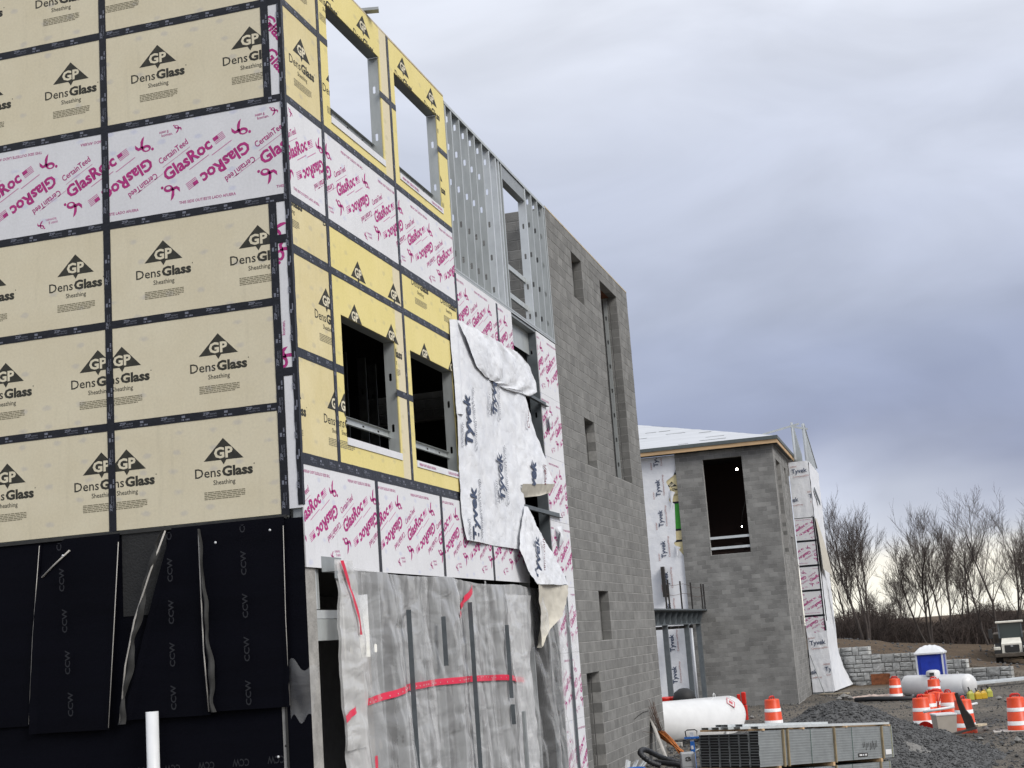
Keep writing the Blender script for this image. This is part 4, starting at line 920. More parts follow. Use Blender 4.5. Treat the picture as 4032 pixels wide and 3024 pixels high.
# corner bond: the side starts behind the front leaf
iS = [(max(s, .19), l-(max(s, .19)-s), z) for s, l, z in iS if s+l > .24]
emit_blocks(FW, [(iF, lambda s, z: (TX0+s, TY0, z), 0, .19), (iS, lambda s, z: (TX1, TY0+s, z), R(90), .19)], 'block_b')
core(FW, subtract((TX0+.005, TX1-.2, TZ0, TZ1), [(TX0+a, TX0+b, c, d) for a, b, c, d in hF]), 'y', TY0+.007, TY0+.188)
core(FW, subtract((TY0+.007, TY1-.005, TZ0, TZ1), [(TY0+a, TY0+b, c, d) for a, b, c, d in hS]), 'x', TX1-.188, TX1-.007)
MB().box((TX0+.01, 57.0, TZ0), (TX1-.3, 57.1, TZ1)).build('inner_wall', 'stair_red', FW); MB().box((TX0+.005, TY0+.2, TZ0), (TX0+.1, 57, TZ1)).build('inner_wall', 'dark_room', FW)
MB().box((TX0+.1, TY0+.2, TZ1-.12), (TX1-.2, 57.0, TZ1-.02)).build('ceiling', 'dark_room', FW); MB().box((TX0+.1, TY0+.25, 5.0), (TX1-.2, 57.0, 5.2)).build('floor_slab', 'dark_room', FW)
mb = MB()
for i in range(11): mb.box((-3.9, 53.4+.28*i, 5.2+.17*i), (-1.3, 53.68+.28*i, 5.37+.17*i))
mb.build('stair', 'stair_red', FW)
MB().box((-1.95, 53.2, 5.3), (-1.35, 53.26, 6.9)).box((-1.9, 53.2, 6.9), (-1.5, 53.26, 7.3)).build('stair_guard', 'stair_red', FW)
for z in (7.46, 6.98): MB().box((-2.86, TY0+.06, z), (-1.01, TY0+.11, z+.115)).build('rail', 'galvanised_bright', FW)
for x0, z0, r in ((-1.53, 10.84, .055), (-1.56, 8.08, .03)):
    b = bpy.data.objects.new('work_lamp', None); COL.objects.link(b); adopt(b, FW)
    MB().lathe([(0.001, -r), (r*.7, -r*.7), (r, 0), (r*.7, r*.7), (0.001, r)], 12, c=(x0, 54, z0)).build('bulb', 'bulb', b)
    MB().lathe([(r*.5, r*.6), (r*.6, r*2), (.001, r*2)], 10, c=(x0, 54, z0)).build('socket', 'black_rubber', b)
    MB().tube([(x0, 54, z0+r*1.9), (x0+.05, 54.02, z0+.5), (x0+.3, 54.05, 11.52 if z0 > 9 else z0+1.3)], .008, 5).build('cable', 'black_rubber', b)
MB().box((TX0, TY0+.02, TZ0-.1), (TX1-.01, TY0+.3, TZ0-.002)).build('footing', 'wet_stone', FW)
# roof: hip with its corner over the tower
EX, EY, EZ = .76, 51.5, 11.93
ex0, pitchm, tt = -22., .30, 13.
ridge = (EX-tt, EY+tt, EZ+pitchm*tt)
mb = MB()
def plane_pt(u, v):   # front slope
    x = lerp(lerp(ex0, EX, u), lerp(ex0, EX-tt, u), v); y = EY+tt*v; z = EZ+pitchm*tt*v + .015*fbm(x*.6, y*2.2, 4.); return (x, y, z)
mb.grid(plane_pt, 60, 60)
mb.grid(lambda u, v: (EX-tt*v, lerp(EY+tt*v, EY+2*tt-tt*v, u), EZ+pitchm*tt*v+.012*fbm(u*9, v*9, 6.)), 40, 40)
mb.build('roof_membrane', 'roof_membrane', FW)
mb = MB()
rnd = random.Random(5)
for i in range(46):
    u = rnd.random(); v = rnd.uniform(.02, .75); a = Vector(plane_pt(.55+.45*u, v)); L = rnd.uniform(.25, 1.3)
    if a.x+L > EX-(a.y-EY)-.2: continue
    mb.obox(a+Vector((0, 0, .006)), a+Vector((L, .03*rnd.uniform(-1, 1), .008)), .02, .012)
mb.build('lap_edges', 'roof_edge', FW)
mb = MB(); mb.box((ex0, EY-.005, 11.80), (EX, EY+.03, EZ+.035)); mb.box((EX-.03, EY+.031, 11.80), (EX+.005, 60.4, EZ+.035)); mb.build('drip_edge', 'roof_edge', FW)
mb = MB(); mb.box((ex0, EY+.031, 11.62), (EX-.032, EY+.075, 11.835)); mb.build('fascia_board', 'lumber', FW); MB().box((EX-.078, EY+.076, 11.62), (EX-.033, 60.3, 11.835)).build('fascia_board', 'lumber', FW)
mb = MB()
for i in range(28): mb.box((TX1+.02, TY0+.1+.29*i, 11.70), (EX-.08, TY0+.27+.29*i, 11.78))
mb.build('soffit_deck', 'roof_edge', FW)
MB().box((ex0, EY+.08, 11.60), (EX-.08, TY0-.01, 11.64)).build('soffit', 'dark_room', FW)
MB().obox((TX1+.1, 52.0, 11.66), (TX1+.22, 51.75, 11.72), .07, .07).build('ribbon_flag', 'red_plastic', FW)
# wrapped wall left of the tower
WX0, WY = -14., 52.05
MB().box((WX0, WY+.004, -.2), (TX0-.002, WY+.2, 11.6)).build('wall_core', 'galvanised_dull', FW)
def tear_edge(z):
    pts = [(-.2, TX0-.004), (6.85, TX0-.01), (6.95, -4.22), (7.47, -4.58), (7.55, -4.44), (8.1, -4.42), (9.3, -4.36), (9.45, -4.62), (10.0, -4.52), (10.38, -4.68), (10.62, -4.30), (10.9, TX0-.01), (11.6, TX0-.004)]
    for (a, b), (c, d) in zip(pts, pts[1:]):
        if a <= z <= c: return lerp(b, d, (z-a)/(c-a))
    return TX0
def wfn(u, v):
    z = -.1+11.68*v; x = lerp(-9., tear_edge(z), u); return (x, WY-.02-.012*wrinkle(x*1.7, z*1.3, 1.5)-.05*max(0, u-.9)*10*(1 if 6.8 < z < 10.7 else 0)*.5, z)
wp = MB().grid(wfn, 60, 180).build('wrap_panel', 'house_wrap', FW)
PW = []
for z in (-.4, 1.02, 2.47, 3.92, 5.37, 6.82, 8.27, 9.72, 11.12):
    for x in (-4.98, -6.4):
        P = Print(); PW.append(P); P.text('Tyvek', x, z, .80, .21, R(90), 0, .02, 'l'); P.text('CommercialWrap', x+.20, z+.02, .98, .085, R(90), 1, 0, 'l'); P.text('DUPONT', x-.30, z-.12, .34, .06, R(90), 1, .01, 'l')
[P.build('print', ['wrap_ink_blue', 'wrap_ink_red'], [(-8.9, -4.70, .0, 11.52)], lambda a, b, c: (a, WY-.045-c, b), wp) for P in PW]
seg = [(8.6, 8.62, 'k'), ]
MB().box((-4.9, WY-.004, 9.40), (TX0-.001, WY+.003, 10.66)).build('sheathing_board', 'sheathing_gold', FW)
pb = MB().box((-4.9, WY-.004, 8.12), (TX0-.001, WY+.003, 9.30)).build('sheathing_board', 'board_green', FW)
MB().box((-4.9, WY-.004, 6.7), (TX0-.001, WY+.003, 7.50)).build('sheathing_board', 'sheathing_gold', FW); MB().box((-4.9, WY-.004, 7.6), (TX0-.001, WY+.003, 8.02)).build('sheathing_board', 'sheathing_gold', FW)
for a, b in ((9.30, 9.40), (8.02, 8.12), (7.50, 7.60), (10.66, 10.76)): MB().box((-4.9, WY-.007, a), (TX0-.001, WY+.003, b)).build('seam_tape', 'tape_black', FW)
P = Print(); gp_logo(P, -4.42, 10.36); P.build('print', INKS, [(-4.88, TX0-.01, 9.41, 10.65)], lambda a, b, c: (a, WY-.005-c, b), FW)
for z0, z1, x0 in ((9.2, 9.95, -4.55), (6.9, 7.35, -4.52)):
    MB().grid(lambda u, v: (x0+u*.28*(1-v)-.04*math.sin(v*5), WY-.06-.09*math.sin(u*2.5)*(1-.4*v), lerp(z1, z0, v)-.12*u), 10, 14).build('wrap_flap', 'house_wrap', FW)
# wrapped narrow end on the right
RX0, RX1, RY0, RY1 = .50, 1.48, 59.30, 66.4
MB().box((RX0, RY0+.004, -.2), (RX1-.004, RY1, 11.46)).build('wall_core', 'galvanised_dull', FW)
zt = [8.62, 7.41, 6.16, 4.92, 3.66, 2.7]
for i in range(5):
    P = Print(); pink_unit(P, .40-.35*(i % 3), zt[i+1], i % 2 == 0); pink_unit(P, -.88-.35*(i % 3), zt[i+1], i % 2 == 0); pink_unit(P, 1.68-.35*(i % 3), zt[i+1], i % 2 == 0)
    b = MB().box((RX0, RY0-.012, zt[i+1]+.003), (RX1-.03, RY0+.002, zt[i]-.003)).build('sheathing_board', 'sheathing_white', FW)
    P.build('print', INKS, [(RX0+.01, RX1-.04, zt[i+1]+.01, zt[i]-.01)], lambda a, b_, c: (a, RY0-.013-c, b_), b)
for z in zt[:5]: MB().box((RX0, RY0-.016, z-.05), (RX1+.02, RY0-.0125, z+.05)).build('seam_tape', 'tape_black', FW)
MB().box((RX1-.06, RY0-.02, 2.75), (RX1+.004, RY0-.0165, 8.66)).build('seam_tape', 'tape_black', FW)
MB().box((RX1-.003, RY0+.005, -.1), (RX1+.004, RY0+.6, 8.6)).build('sheathing_board', 'sheathing_white', FW)
wa = MB().grid(lambda u, v: (lerp(RX0-.01, RX1+.01, u), RY0-.025-.02*fbm(u*2, v*3, 3.), lerp(8.60, 11.48, v)), 16, 30).build('wrap_panel', 'house_wrap', FW)
wb = MB().grid(lambda u, v: (lerp(RX0+.02, RX1+.02+.10*(1-v)**2, u), RY0-.03-.03*abs(fbm(u*3, v*4, 3.)), lerp(-.10, 2.92-.12*math.sin(u*3), v)), 20, 30).build('wrap_panel', 'house_wrap', FW)
def wprint(o, lst, r):
    for x, z in lst:
        P = Print(); P.text('Tyvek', x, z, .78, .21, .04, 0, .02, 'l'); P.text('CommercialWrap', x+.05, z-.22, .92, .085, .04, 1, 0, 'l'); P.text('DUPONT', x-.05, z+.30, .34, .07, .04, 1, .01, 'l')
        P.build('print', ['wrap_ink_blue', 'wrap_ink_red'], [r], lambda a, b, c: (a, RY0-.065-c, b), o)
wprint(wa, [(.62, 10.88), (.05, 9.42), (1.36, 9.55)], (RX0, RX1, 8.7, 11.4)); wprint(wb, [(.62, 2.22), (.06, .78), (1.22, .90)], (RX0+.04, RX1+.02, -.05, 2.8))
def side(u, v):
    z = lerp(-.12, 11.48, v); y = lerp(RY0, RY1, u); fl = .55*max(0, 1-z/2.2)**2*u
    return (RX1+.02+fl+.05*abs(fbm(y*.7, z*.9, 2.)), y, z)
MB().grid(side, 30, 80, keep=lambda u, v: not (u < .12+.55*max(0, (v-.50)/.24)*0 and .30 < v < .74)).build('wrap_panel', 'house_wrap', FW)
MB().grid(lambda u, v: (RX1+.06+.32*math.sin(v*1.5)*(.4+u*.6), lerp(RY0+.1, RY0+1.2+2.6*v, u), lerp(8.55, 5.95, v)-.25*u*v), 12, 24).build('wrap_flap', 'wrap_under', FW)
MB().grid(lambda u, v: (RX1+.35+.55*v+.1*math.sin(u*3), RY0+3.2+u*1.2+2.*v, lerp(5.6, 4.0, v)-.3*u), 8, 16).build('wrap_flap', 'wrap_under', FW)
MB().obox((RX1+.10, 60.6, 10.1), (RX1+.14, 63.2, 9.55), .04, .22).build('bracket', 'steel_primer', FW)
# bare parapet studs
ps = stud_mesh(1.95, depth=.12, mat='galvanised_bright'); pss = [ (RX1-.10, RY0+.02+.41*i, 11.5) for i in range(15)]
for i, p in enumerate(pss):
    me = stud_mesh(max(.35, 1.9-.10*i), depth=.12, mat='galvanised_bright'); inst('parapet_stud', me, FW, (RX1, p[1], 11.5))
for i in range(11): inst('parapet_stud', stud_mesh(max(.35, 1.95-.12*i), depth=.12, mat='galvanised'), FW, (.93, RY0+.1+.41*i, 11.6))
MB().obox((-.66, 59.25, 13.05), (1.25, 59.3, 13.42), .05, .09).build('brace', 'galvanised', FW); MB().obox((.95, 59.28, 13.28), (1.66, 59.3, 13.10), .05, .09).build('brace', 'galvanised', FW)
MB().box((RX1-.05, RY0-.03, 11.45), (RX1+.03, RY0+.0, 13.42)).build('parapet_post', 'galvanised_bright', FW); MB().box((.86, RY0-.03, 11.6), (.94, RY0, 13.52)).build('parapet_post', 'galvanised_bright', FW)
MB().obox((RX1, RY0+.05, 13.40), (RX1, RY1-.3, 11.75), .06, .06).build('brace', 'galvanised', FW)

# ================================================================== steel canopy frame in front of the wrapped wall
CN = thing('steel_canopy', (-3.7, 46, -.1), 'grey steel canopy frame on tall posts with black uprights in front of the wrapped wall', 'canopy')
bx = -3.7
mb = MB(); mb.box((bx-.15, 38.5, 4.20), (bx+.15, 52.0, 4.24)); mb.box((bx-.15, 38.5, 3.66), (bx+.15, 51.75, 3.70)); mb.box((bx-.012, 38.5, 3.70), (bx+.012, 51.7, 4.20)); mb.build('beam', 'steel_primer', CN)
for i in range(9):
    y = 40.2+1.38*i; MB().add([(bx+.012, y, 3.70), (bx+.15, y, 3.70), (bx+.32, y, 4.2), (bx+.012, y, 4.2), (bx+.012, y+.012, 3.70), (bx+.15, y+.012, 3.70), (bx+.32, y+.012, 4.2), (bx+.012, y+.012, 4.2)], [(0, 1, 2, 3), (7, 6, 5, 4), (0, 4, 5, 1), (1, 5, 6, 2), (2, 6, 7, 3), (3, 7, 4, 0)]).build('stiffener', 'steel_primer', CN)
MB().box((bx-.1, 38.5, 4.241), (bx+.42, 52.2, 4.30)).build('deck_angle', 'steel_primer', CN)
for y in (42.82, 48.12, 51.5): MB().box((bx-.1, y-.1, gz(bx, y)-.05), (bx+.1, y+.1, 3.66)).build('column', 'steel_primer', CN)
for y in (41.74, 42.45, 45.45, 48.2, 51.2, 53.9-2.3+.35): MB().box((bx+.30, y-.03, 4.301), (bx+.36, y+.03, 5.46)).build('upright', 'steel_black', CN)
for z in (5.3, 4.9): MB().tube([(bx+.33, 41.7+i*.9, z-.06*math.sin(i*3.14/3.5)) for i in range(12)], .008, 4).build('wire', 'wire_rust', CN)
mb = MB()
for i in range(6): mb.box((bx-.6, 40+i*1.9, 3.5), (bx+.05, 40.15+i*1.9, 3.62))
mb.build('deck_rib', 'steel_black', CN)
pd = MB().lathe([(.09, 0), (.09, .3)], 14, c=(bx-.15, 52.0, 0)).v and None
pp = MB().tube([(bx-.02, 51.0-1.45, -.15), (bx-.02, 51.0-1.45, 3.65)], .05, 14).build('downpipe', 'toilet_grey'); tag(pp, 'pale round pipe standing beside the middle canopy post', 'pipe')
bc = thing('wall_lamp_bracket', (-4.84, 51.9, 4.9), 'black bracket fixed high on the wrapped wall beside the canopy uprights', 'bracket')
MB().box((-5.25, 51.7, 5.0), (-5.1, 51.98, 6.4)).box((-5.12, 51.75, 4.98), (-4.98, 51.95, 5.55)).build('bracket_plate', 'steel_black', bc)
# ================================================================== things on the site
def tank(name, a, b, r, label, dome=False, lugs=True, legs=True):
    a, b = Vector(a), Vector(b); d = (b-a).normalized(); L = (b-a).length; e = r*.62
    t = thing(name, ((a+b)/2)-Vector((0, 0, r+.08)), label, 'gas tank', 'white gas tanks on the site')
    prof = [(r*math.sin(i*math.pi/16), e-e*math.cos(i*math.pi/16)) for i in range(9)]; prof[0] = (.001, 0)
    prof = prof + [(r, L-h) for rr, h in prof[::-1][:1]] + [(rr, L-h) for rr, h in prof[::-1]]
    MB().lathe(prof, 40, c=a, axis=d).build('shell', 'white_paint', t)
    up = Vector((0, 0, 1)); sd = d.cross(up).normalized()
    for f in (.2, .8):
        p = a+d*(L*f)
        if lugs: MB().tube([p+up*(r-.01)-d*.05, p+up*(r+.06)-d*.045, p+up*(r+.1), p+up*(r+.06)+d*.045, p+up*(r-.01)+d*.05], .013, 6).build('lifting_lug', 'white_paint', t)
        if legs:
            for s in (-1, 1): MB().obox(p+sd*(s*r*.55)-up*(r*.72), p+sd*(s*r*.55)-up*(r+.10), .10, .12, up=d).build('foot', 'white_paint', t)
    return t, d, sd
t1, d1, s1 = tank('gas_tank', (-1.42, 23.47, 1.06), (.80, 27.88, .94), .535, 'large white gas tank on timber blocks beside the block wall end')
p = Vector((.80, 27.88, .94))-d1*.80; axf = (CAM-p); axf -= d1*axf.dot(d1); axf.normalize(); upv = d1.cross(axf)*-1
def placard(P0, axf, upv, d, s, parent, mats):
    o = P0+axf*.545; k = []
    for sc, mi, off in ((1, 0, 0), (.8, 1, .002), (.45, 0, .004)):
        MBx = MB().add([o+axf*off+d*(s*sc), o+axf*off+upv*(s*sc), o+axf*off-d*(s*sc), o+axf*off-upv*(s*sc)], [(0, 1, 2, 3)]); MBx.build('placard', mats[mi], parent)
upv = upv if upv.z > 0 else -upv
ax2 = (axf*.80+upv*.6).normalized(); up2 = ax2.cross(d1); up2 = up2 if up2.z > 0 else -up2
placard(p, ax2, up2, d1, .20, t1, ['hydrant_ink', 'white_paint'])
for k, f in ((0, 1.2), (1, 3.6)):
    q = Vector((-1.30, 23.72, 0))+d1*f; zz = gz(q.x, q.y); o = MB().box((q.x-.45, q.y-.1, zz-.05), (q.x+.45, q.y+.1, max(zz+.1, 1.05-.13*f/5-.535-.10))).build('timber_block', 'lumber_grey')
    tag(o, 'timber block under the near end of the large white tank' if k == 0 else 'timber block under the far end of the large white tank', 'timber', 'timbers under the large tank')
tA, tB = Vector((5.02, 52.8, .27)), Vector((7.98, 50.2, .27))
t2, d2, s2 = tank('gas_tank', tA, tB, .46, 'small white gas tank with a domed lid in front of the blue toilet')
mid = (tA+tB)/2
MB().lathe([(.30, 0), (.30, .13), (.26, .20), (.15, .235), (.001, .24)], 24, c=mid+Vector((-.12, .1, .43))).build('dome_lid', 'white_paint', t2)
MB().box((mid.x-.28, mid.y-.22, mid.z+.45), (mid.x-.08, mid.y-.14, mid.z+.56)).build('lid_opening', 'truck_dark', t2)
ax = Vector((-d2.y, d2.x, 0)); ax = ax if ax.dot(CAM-mid) > 0 else -ax
axm = (ax*.9+Vector((0, 0, .38))).normalized(); upm = axm.cross(d2); upm = upm if upm.z > 0 else -upm
for sc, mi, off in ((.17, 'hydrant_ink', .0), (.13, 'white_paint', .003), (.08, 'ink_magenta_pale', .005)):
    o = mid+d2*.42+axm*(.467+off); MB().add([o+d2*sc, o+upm*sc, o-d2*sc, o-upm*sc], [(0, 1, 2, 3)]).build('placard', mi, t2)
MB().tube([tA+d2*.28+Vector((0, 0, .48)), tA+d2*.30+ax*.35+Vector((0, 0, .34)), tA+d2*.22+ax*.49, tA+d2*.24+ax*.40-Vector((0, 0, .28)), tA+d2*.35+ax*.5-Vector((0, 0, .5))], .018, 6).build('hose', 'black_rubber', t2)

def drum_parts():
    z = [(.0, .305), (.16, .295), (.165, .285), (.30, .28), (.305, .275), (.53, .265), (.535, .258), (.66, .25), (.665, .245), (.90, .235), (.93, .22), (.945, .10), (.945, .001)]
    body = MB().lathe([(r, h) for h, r in z], 24).mesh('drum_body', 'orange_plastic')
    b1 = MB().lathe([(.289, .172), (.2875, .172+.001), (.2845, .285), (.283, .285)], 24).mesh('drum_band', 'white_band'); b2 = MB().lathe([(.262, .545), (.2615, .546), (.2565, .65), (.255, .65)], 24).mesh('drum_band', 'white_band')
    hd = MB().tube([(-.14, .0, .93), (-.13, .0, .99), (-.08, .0, 1.025), (.08, .0, 1.025), (.13, 0, .99), (.14, 0, .93)], .022, 6).tube([(-.09, .05, .93), (-.07, .05, .985), (.07, .05, .985), (.09, .05, .93)], .018, 6).mesh('drum_handle', 'red_plastic')
    ft = MB().lathe([(.30, 0), (.36, .0), (.36, .035), (.31, .05)], 20).mesh('drum_base', 'black_rubber')
    return body, b1, b2, hd, ft
DB = drum_parts()
def drum(loc, rz, label, base=True, sc=1.0):
    t = thing('traffic_drum', loc, label, 'traffic drum', 'orange and white traffic drums', rz); t.scale = (sc, sc, sc)
    for n, m in zip(('body', 'reflective_band', 'reflective_band', 'handle', 'base_ring'), DB):
        if n == 'base_ring' and not base: continue
        inst(n, m, t, (0, 0, 0), world=False)
def onground(px, py, d):
    p = pix(px, py, d); p.z = gz(p.x, p.y)-.01; return p
drum(onground(3990, 2700, 40.2), .3, 'orange traffic drum standing alone at the far right', base=False)
drum(onground(3622, 2740, 42.4), .9, 'orange traffic drum at the left front of the cluster, behind the gravel slope')
drum(onground(3650, 2736, 44.2), 1.7, 'orange traffic drum squeezed behind the left front drum of the cluster')
drum(onground(3684, 2724, 45.2), .2, 'orange traffic drum in the middle of the cluster with red webbing over it')
drum(onground(3731, 2724, 44.2), 2.2, 'orange traffic drum at the back right of the cluster above the tan bin')
drum(onground(3788, 2744, 40.6), 1.2, 'orange traffic drum behind the leaning black plate, right of the tan bin', base=False)
drum(onground(3673, 2665, 57.5), .5, 'orange traffic drum right in front of the small white gas tank', sc=.98)
drum(onground(3521, 2670, 61.5), 2.9, 'orange traffic drum left of the small white gas tank', sc=.98)
drum(onground(3039, 2760, 45.4), 1.1, 'orange traffic drum in front of the block stair tower')
pd = pix(3990, 2866, 40.0); z = gz(pd.x, pd.y); o = MB().cbox((pd.x-.55, pd.y-.35, z-.02), (pd.x+.5, pd.y+.35, z+.03), .01).build('ground_pad', 'lumber_grey'); tag(o, 'flat pale board under the lone traffic drum at the far right', 'board')
# red webbing on the drum cluster
c = onground(3684, 2724, 45.0); mb = MB()
for k in range(5): mb.tube([(c.x-.2+.09*k, c.y-.27, c.z+.92), (c.x-.16+.06*k, c.y-.31, c.z+.7), (c.x-.1+.03*k+.05*math.sin(k*3), c.y-.33, c.z+.45)], .018, 5)
mb.tube([(c.x-.25, c.y-.2, c.z+.97), (c.x-.05, c.y-.25, c.z+1.02), (c.x+.18, c.y-.2, c.z+.97)], .03, 6); o = mb.build('webbing', 'red_plastic'); tag(o, 'red webbing strap draped over the drum cluster', 'strap')
# tan bin, pipes on it, black plate, red dish
b0 = onground(3720, 2860, 39.6); t = thing('storage_bin', b0, 'square tan bin with pipes laid across its top', 'bin')
mb = MB(); w0, w1, h = .235, .285, .62
ring = lambda w, z: [(-w, -w, z), (w, -w, z), (w, w, z), (-w, w, z)]
mb.add(ring(w0, 0) + ring(w1, h) + ring(w1-.02, h) + ring(w0, .03), [(3, 2, 1, 0)] + [(j, (j+1) % 4, 4+(j+1) % 4, 4+j) for j in range(4)] + [(4+j, 4+(j+1) % 4, 8+(j+1) % 4, 8+j) for j in range(4)] + [(8+j, 8+(j+1) % 4, 12+(j+1) % 4, 12+j) for j in range(4)] + [(12, 13, 14, 15)])
o = mb.build('bin_body', 'tan_bin', t, False); o.rotation_euler[2] = .28
o = MB().cbox((-.30, -.30, h-.03), (.30, .30, h+.025), .012).build('bin_lid', 'white_band', t, False); o.rotation_euler[2] = .28
tp = pix(3636, 2803, 39.3); tq = pix(3757, 2783, 39.4)
o = MB().tube([tp, tq], .036, 14).build('short_pipe', 'white_pvc'); tag(o, 'white plastic pipe laid across the tan bin', 'pipe')
o = MB().tube([pix(3800, 2779, 40.9), pix(3846, 2770, 41.3)], .038, 14).build('short_pipe', 'white_pvc'); tag(o, 'short white pipe sticking out behind the right cluster drum', 'pipe')
pl = [(3757, 2730), (3768, 2728), (3800, 2795), (3822, 2820), (3840, 2866), (3808, 2880), (3790, 2830), (3772, 2780)]
pf = [pix(x, y, 39.4) for x, y in pl]; bkk = [q+Vector((.03, .05, 0)) for q in pf]
o = MB().add(pf+bkk, [tuple(range(8)), tuple(range(15, 7, -1))] + [(i, i+8, (i+1) % 8+8, (i+1) % 8) for i in range(8)]).build('steel_plate', 'steel_black')
tag(o, 'black steel plate leaning against the right cluster drum', 'plate')
o = MB().obox(pix(3840, 2866, 39.4), pix(3740, 2894, 38.6), .12, .05).build('steel_bar', 'steel_black'); tag(o, 'black steel bar on the ground at the foot of the leaning plate', 'bar')
o = MB().obox(pix(3835, 2858, 39.8), pix(3870, 2852, 40.2), .25, .05).build('offcut_board', 'lumber_pale'); tag(o, 'small pale offcut board beside the black plate', 'board')
rp = onground(3640, 2850, 41.3)
o = MB().grid(lambda u, v: (rp.x-.30+.65*u, rp.y+.1*v-.15*math.sin(u*3.1), rp.z+.32*math.sin(u*2.7+.25)*(1-v)+.0), 18, 4).grid(lambda u, v: (rp.x-.30+.65*u, rp.y+.1-.15*math.sin(u*3.1), rp.z+.32*math.sin(u*2.7+.25)*(1-v)), 18, 4).build('red_cover', 'red_plastic'); tag(o, 'red curved plastic cover lying against the cluster drums', 'cover')
# jugs
def jug(px, d, mat, label, h=.36, w=.13, sp=True):
    p = onground(px, 2745, d); t = thing('fuel_jug', p, label, 'jug', 'yellow and lime jugs by the small tank', .4)
    mb = MB().cbox((-w, -.10, 0), (w, .10, h*.72), .035)
    mb.add([(-w*.8, -.08, h*.71), (w*.8, -.08, h*.71), (w*.8, .08, h*.71), (-w*.8, .08, h*.71), (-w*.35, -.05, h*.9), (w*.15, -.05, h*.9), (w*.15, .05, h*.9), (-w*.35, .05, h*.9)], [(0, 1, 5, 4), (1, 2, 6, 5), (2, 3, 7, 6), (3, 0, 4, 7), (4, 5, 6, 7)])
    mb.build('jug_body', mat, t, False)
    MB().tube([(-w*.1, 0, h*.88), (w*.45, 0, h*1.0), (w*.8, 0, h*.70)], .02, 6).build('handle', mat, t, False)
    if sp: MB().tube([(-w*.2, 0, h*.88), (-w*.25, 0, h*1.08), (-w*.45, 0, h*1.28)], .03, 7).build('spout', 'black_rubber', t, False)
jug(3822, 57.0, 'lime_plastic', 'lime green jug with a black spout, leftmost of the jug row', .42); jug(3850, 57.2, 'yellow_plastic', 'yellow jug, second from the left in the jug row', .36, .14); jug(3873, 57.4, 'yellow_plastic', 'yellow jug, third from the left in the jug row', .37, .14); jug(3896, 58.4, 'lime_plastic', 'lime green jug at the right end of the jug row', .40)
# portable toilet
tp0 = onground(3672, 2650, 63.5); T = thing('portable_toilet', tp0, 'blue portable toilet with a white domed roof behind the small gas tank', 'portable toilet', rz=-.12)
MB().cbox((-.55, -.55, .12), (.55, .55, 1.88), .03).build('cabin', 'toilet_blue', T, False); MB().box((-.58, -.58, 0), (.58, .58, .12)).build('skid', 'black_rubber', T, False)
for x in (-.56, .56):
    for y in (-.56, .56): MB().box((x-.035, y-.035, .13), (x+.035, y+.035, 1.87)).build('corner_post', 'toilet_grey', T, False)
mb = MB().cbox((-.40, -.575, .2), (.40, -.552, 1.75), .01); mb.build('door', 'toilet_blue', T, False)
mb = MB()
for k in range(5): mb.obox((-.28+.14*k, -.58, .25), (-.18+.09*k, -.585, 1.0+.12*math.sin(k*.79)), .03, .02)
mb.build('door_rib', 'toilet_blue', T, False)
MB().box((-.585, -.35, .95), (-.552, .0, 1.75)).build('side_label', 'white_band', T, False)
def rf(u, v):
    a, b = (u-.5)*1.28, (v-.5)*1.28; q = max(abs(u-.5), abs(v-.5))*2
    return (a, b, 1.86+.34*(1-q**2.6)+.02*math.sin(u*40)*(1-q))
mb = MB().grid(rf, 24, 24); mb.cbox((-.65, -.65, 1.80), (.65, .65, 1.90), .02); mb.build('roof', 'toilet_grey' if False else 'white_pvc', T, False)
# black hoses and long metal
o = MB().tube([pix(3370, 2757, 61.5), pix(3430, 2752, 60.8), pix(3520, 2752, 60.2), pix(3600, 2751, 59.6)], .11, 12).build('drain_pipe', 'hose_black'); 
for v in o.data.vertices: v.co.z = max(v.co.z, -.16)
tag(o, 'long black drain pipe lying on the ground left of the drum cluster', 'pipe')
for k in range(3):
    a = pix(3830, 2694-3*k, 66.6+.3*k); b = pix(4090, 2668-3*k, 67.0+.3*k); o = MB().obox(a, b, .16, .09).build('long_channel', 'galvanised_bright'); tag(o, ('nearest', 'middle', 'farthest')[k]+' of the long silver steel channels lying before the retaining wall', 'channel', 'steel channels by the retaining wall')
# red jersey marker behind tank
rb = onground(2925, 2800, 52.5); t = thing('folded_barrier', rb, 'folded red plastic barrier standing beyond the right end of the large tank', 'barrier')
MB().cbox((-.16, -.1, 0), (-.04, .1, .95), .02).cbox((-.02, -.12, 0), (.17, .12, .55), .02).build('legs', 'red_plastic', t, False); MB().cbox((-.0, -.11, .56), (.16, .11, 1.02), .03).build('top_panel', 'red_plastic', t, False)
for k, (px, w, lab) in enumerate(((2614, .30, 'red drum behind the large tank next to the block wall'), (2668, .34, 'red drum behind the large tank under the black cover'))):
    q = pix(px, 2760, 43.5); z0 = gz(q.x, q.y); t = thing('fuel_drum', (q.x, q.y, z0), lab, 'drum', 'red drums behind the large tank')
    MB().lathe([(.001, 0), (w, 0), (w, .45), (w+.02, .46), (w+.02, .50), (w, .51), (w, 1.12), (w+.02, 1.16), (w-.03, 1.17), (w-.04, 1.14), (.001, 1.13)], 24).build('shell', 'red_plastic', t, False)
    MB().lathe([(w-.08, 1.14), (w-.08, 1.16), (.05, 1.17), (.001, 1.17)], 16).build('lid', 'red_plastic', t, False)
q = pix(2695, 2752, 43.2); o = MB().lathe([(.001, -.34), (.25, -.26), (.36, 0), (.30, .20), (.14, .31), (.001, .33)], 24, c=q).build('round_cover', 'black_rubber'); tag(o, 'rounded black cover resting behind the large tank', 'cover')
MB_ = MB().lathe([(.12, 0), (.12, .02)], 6)
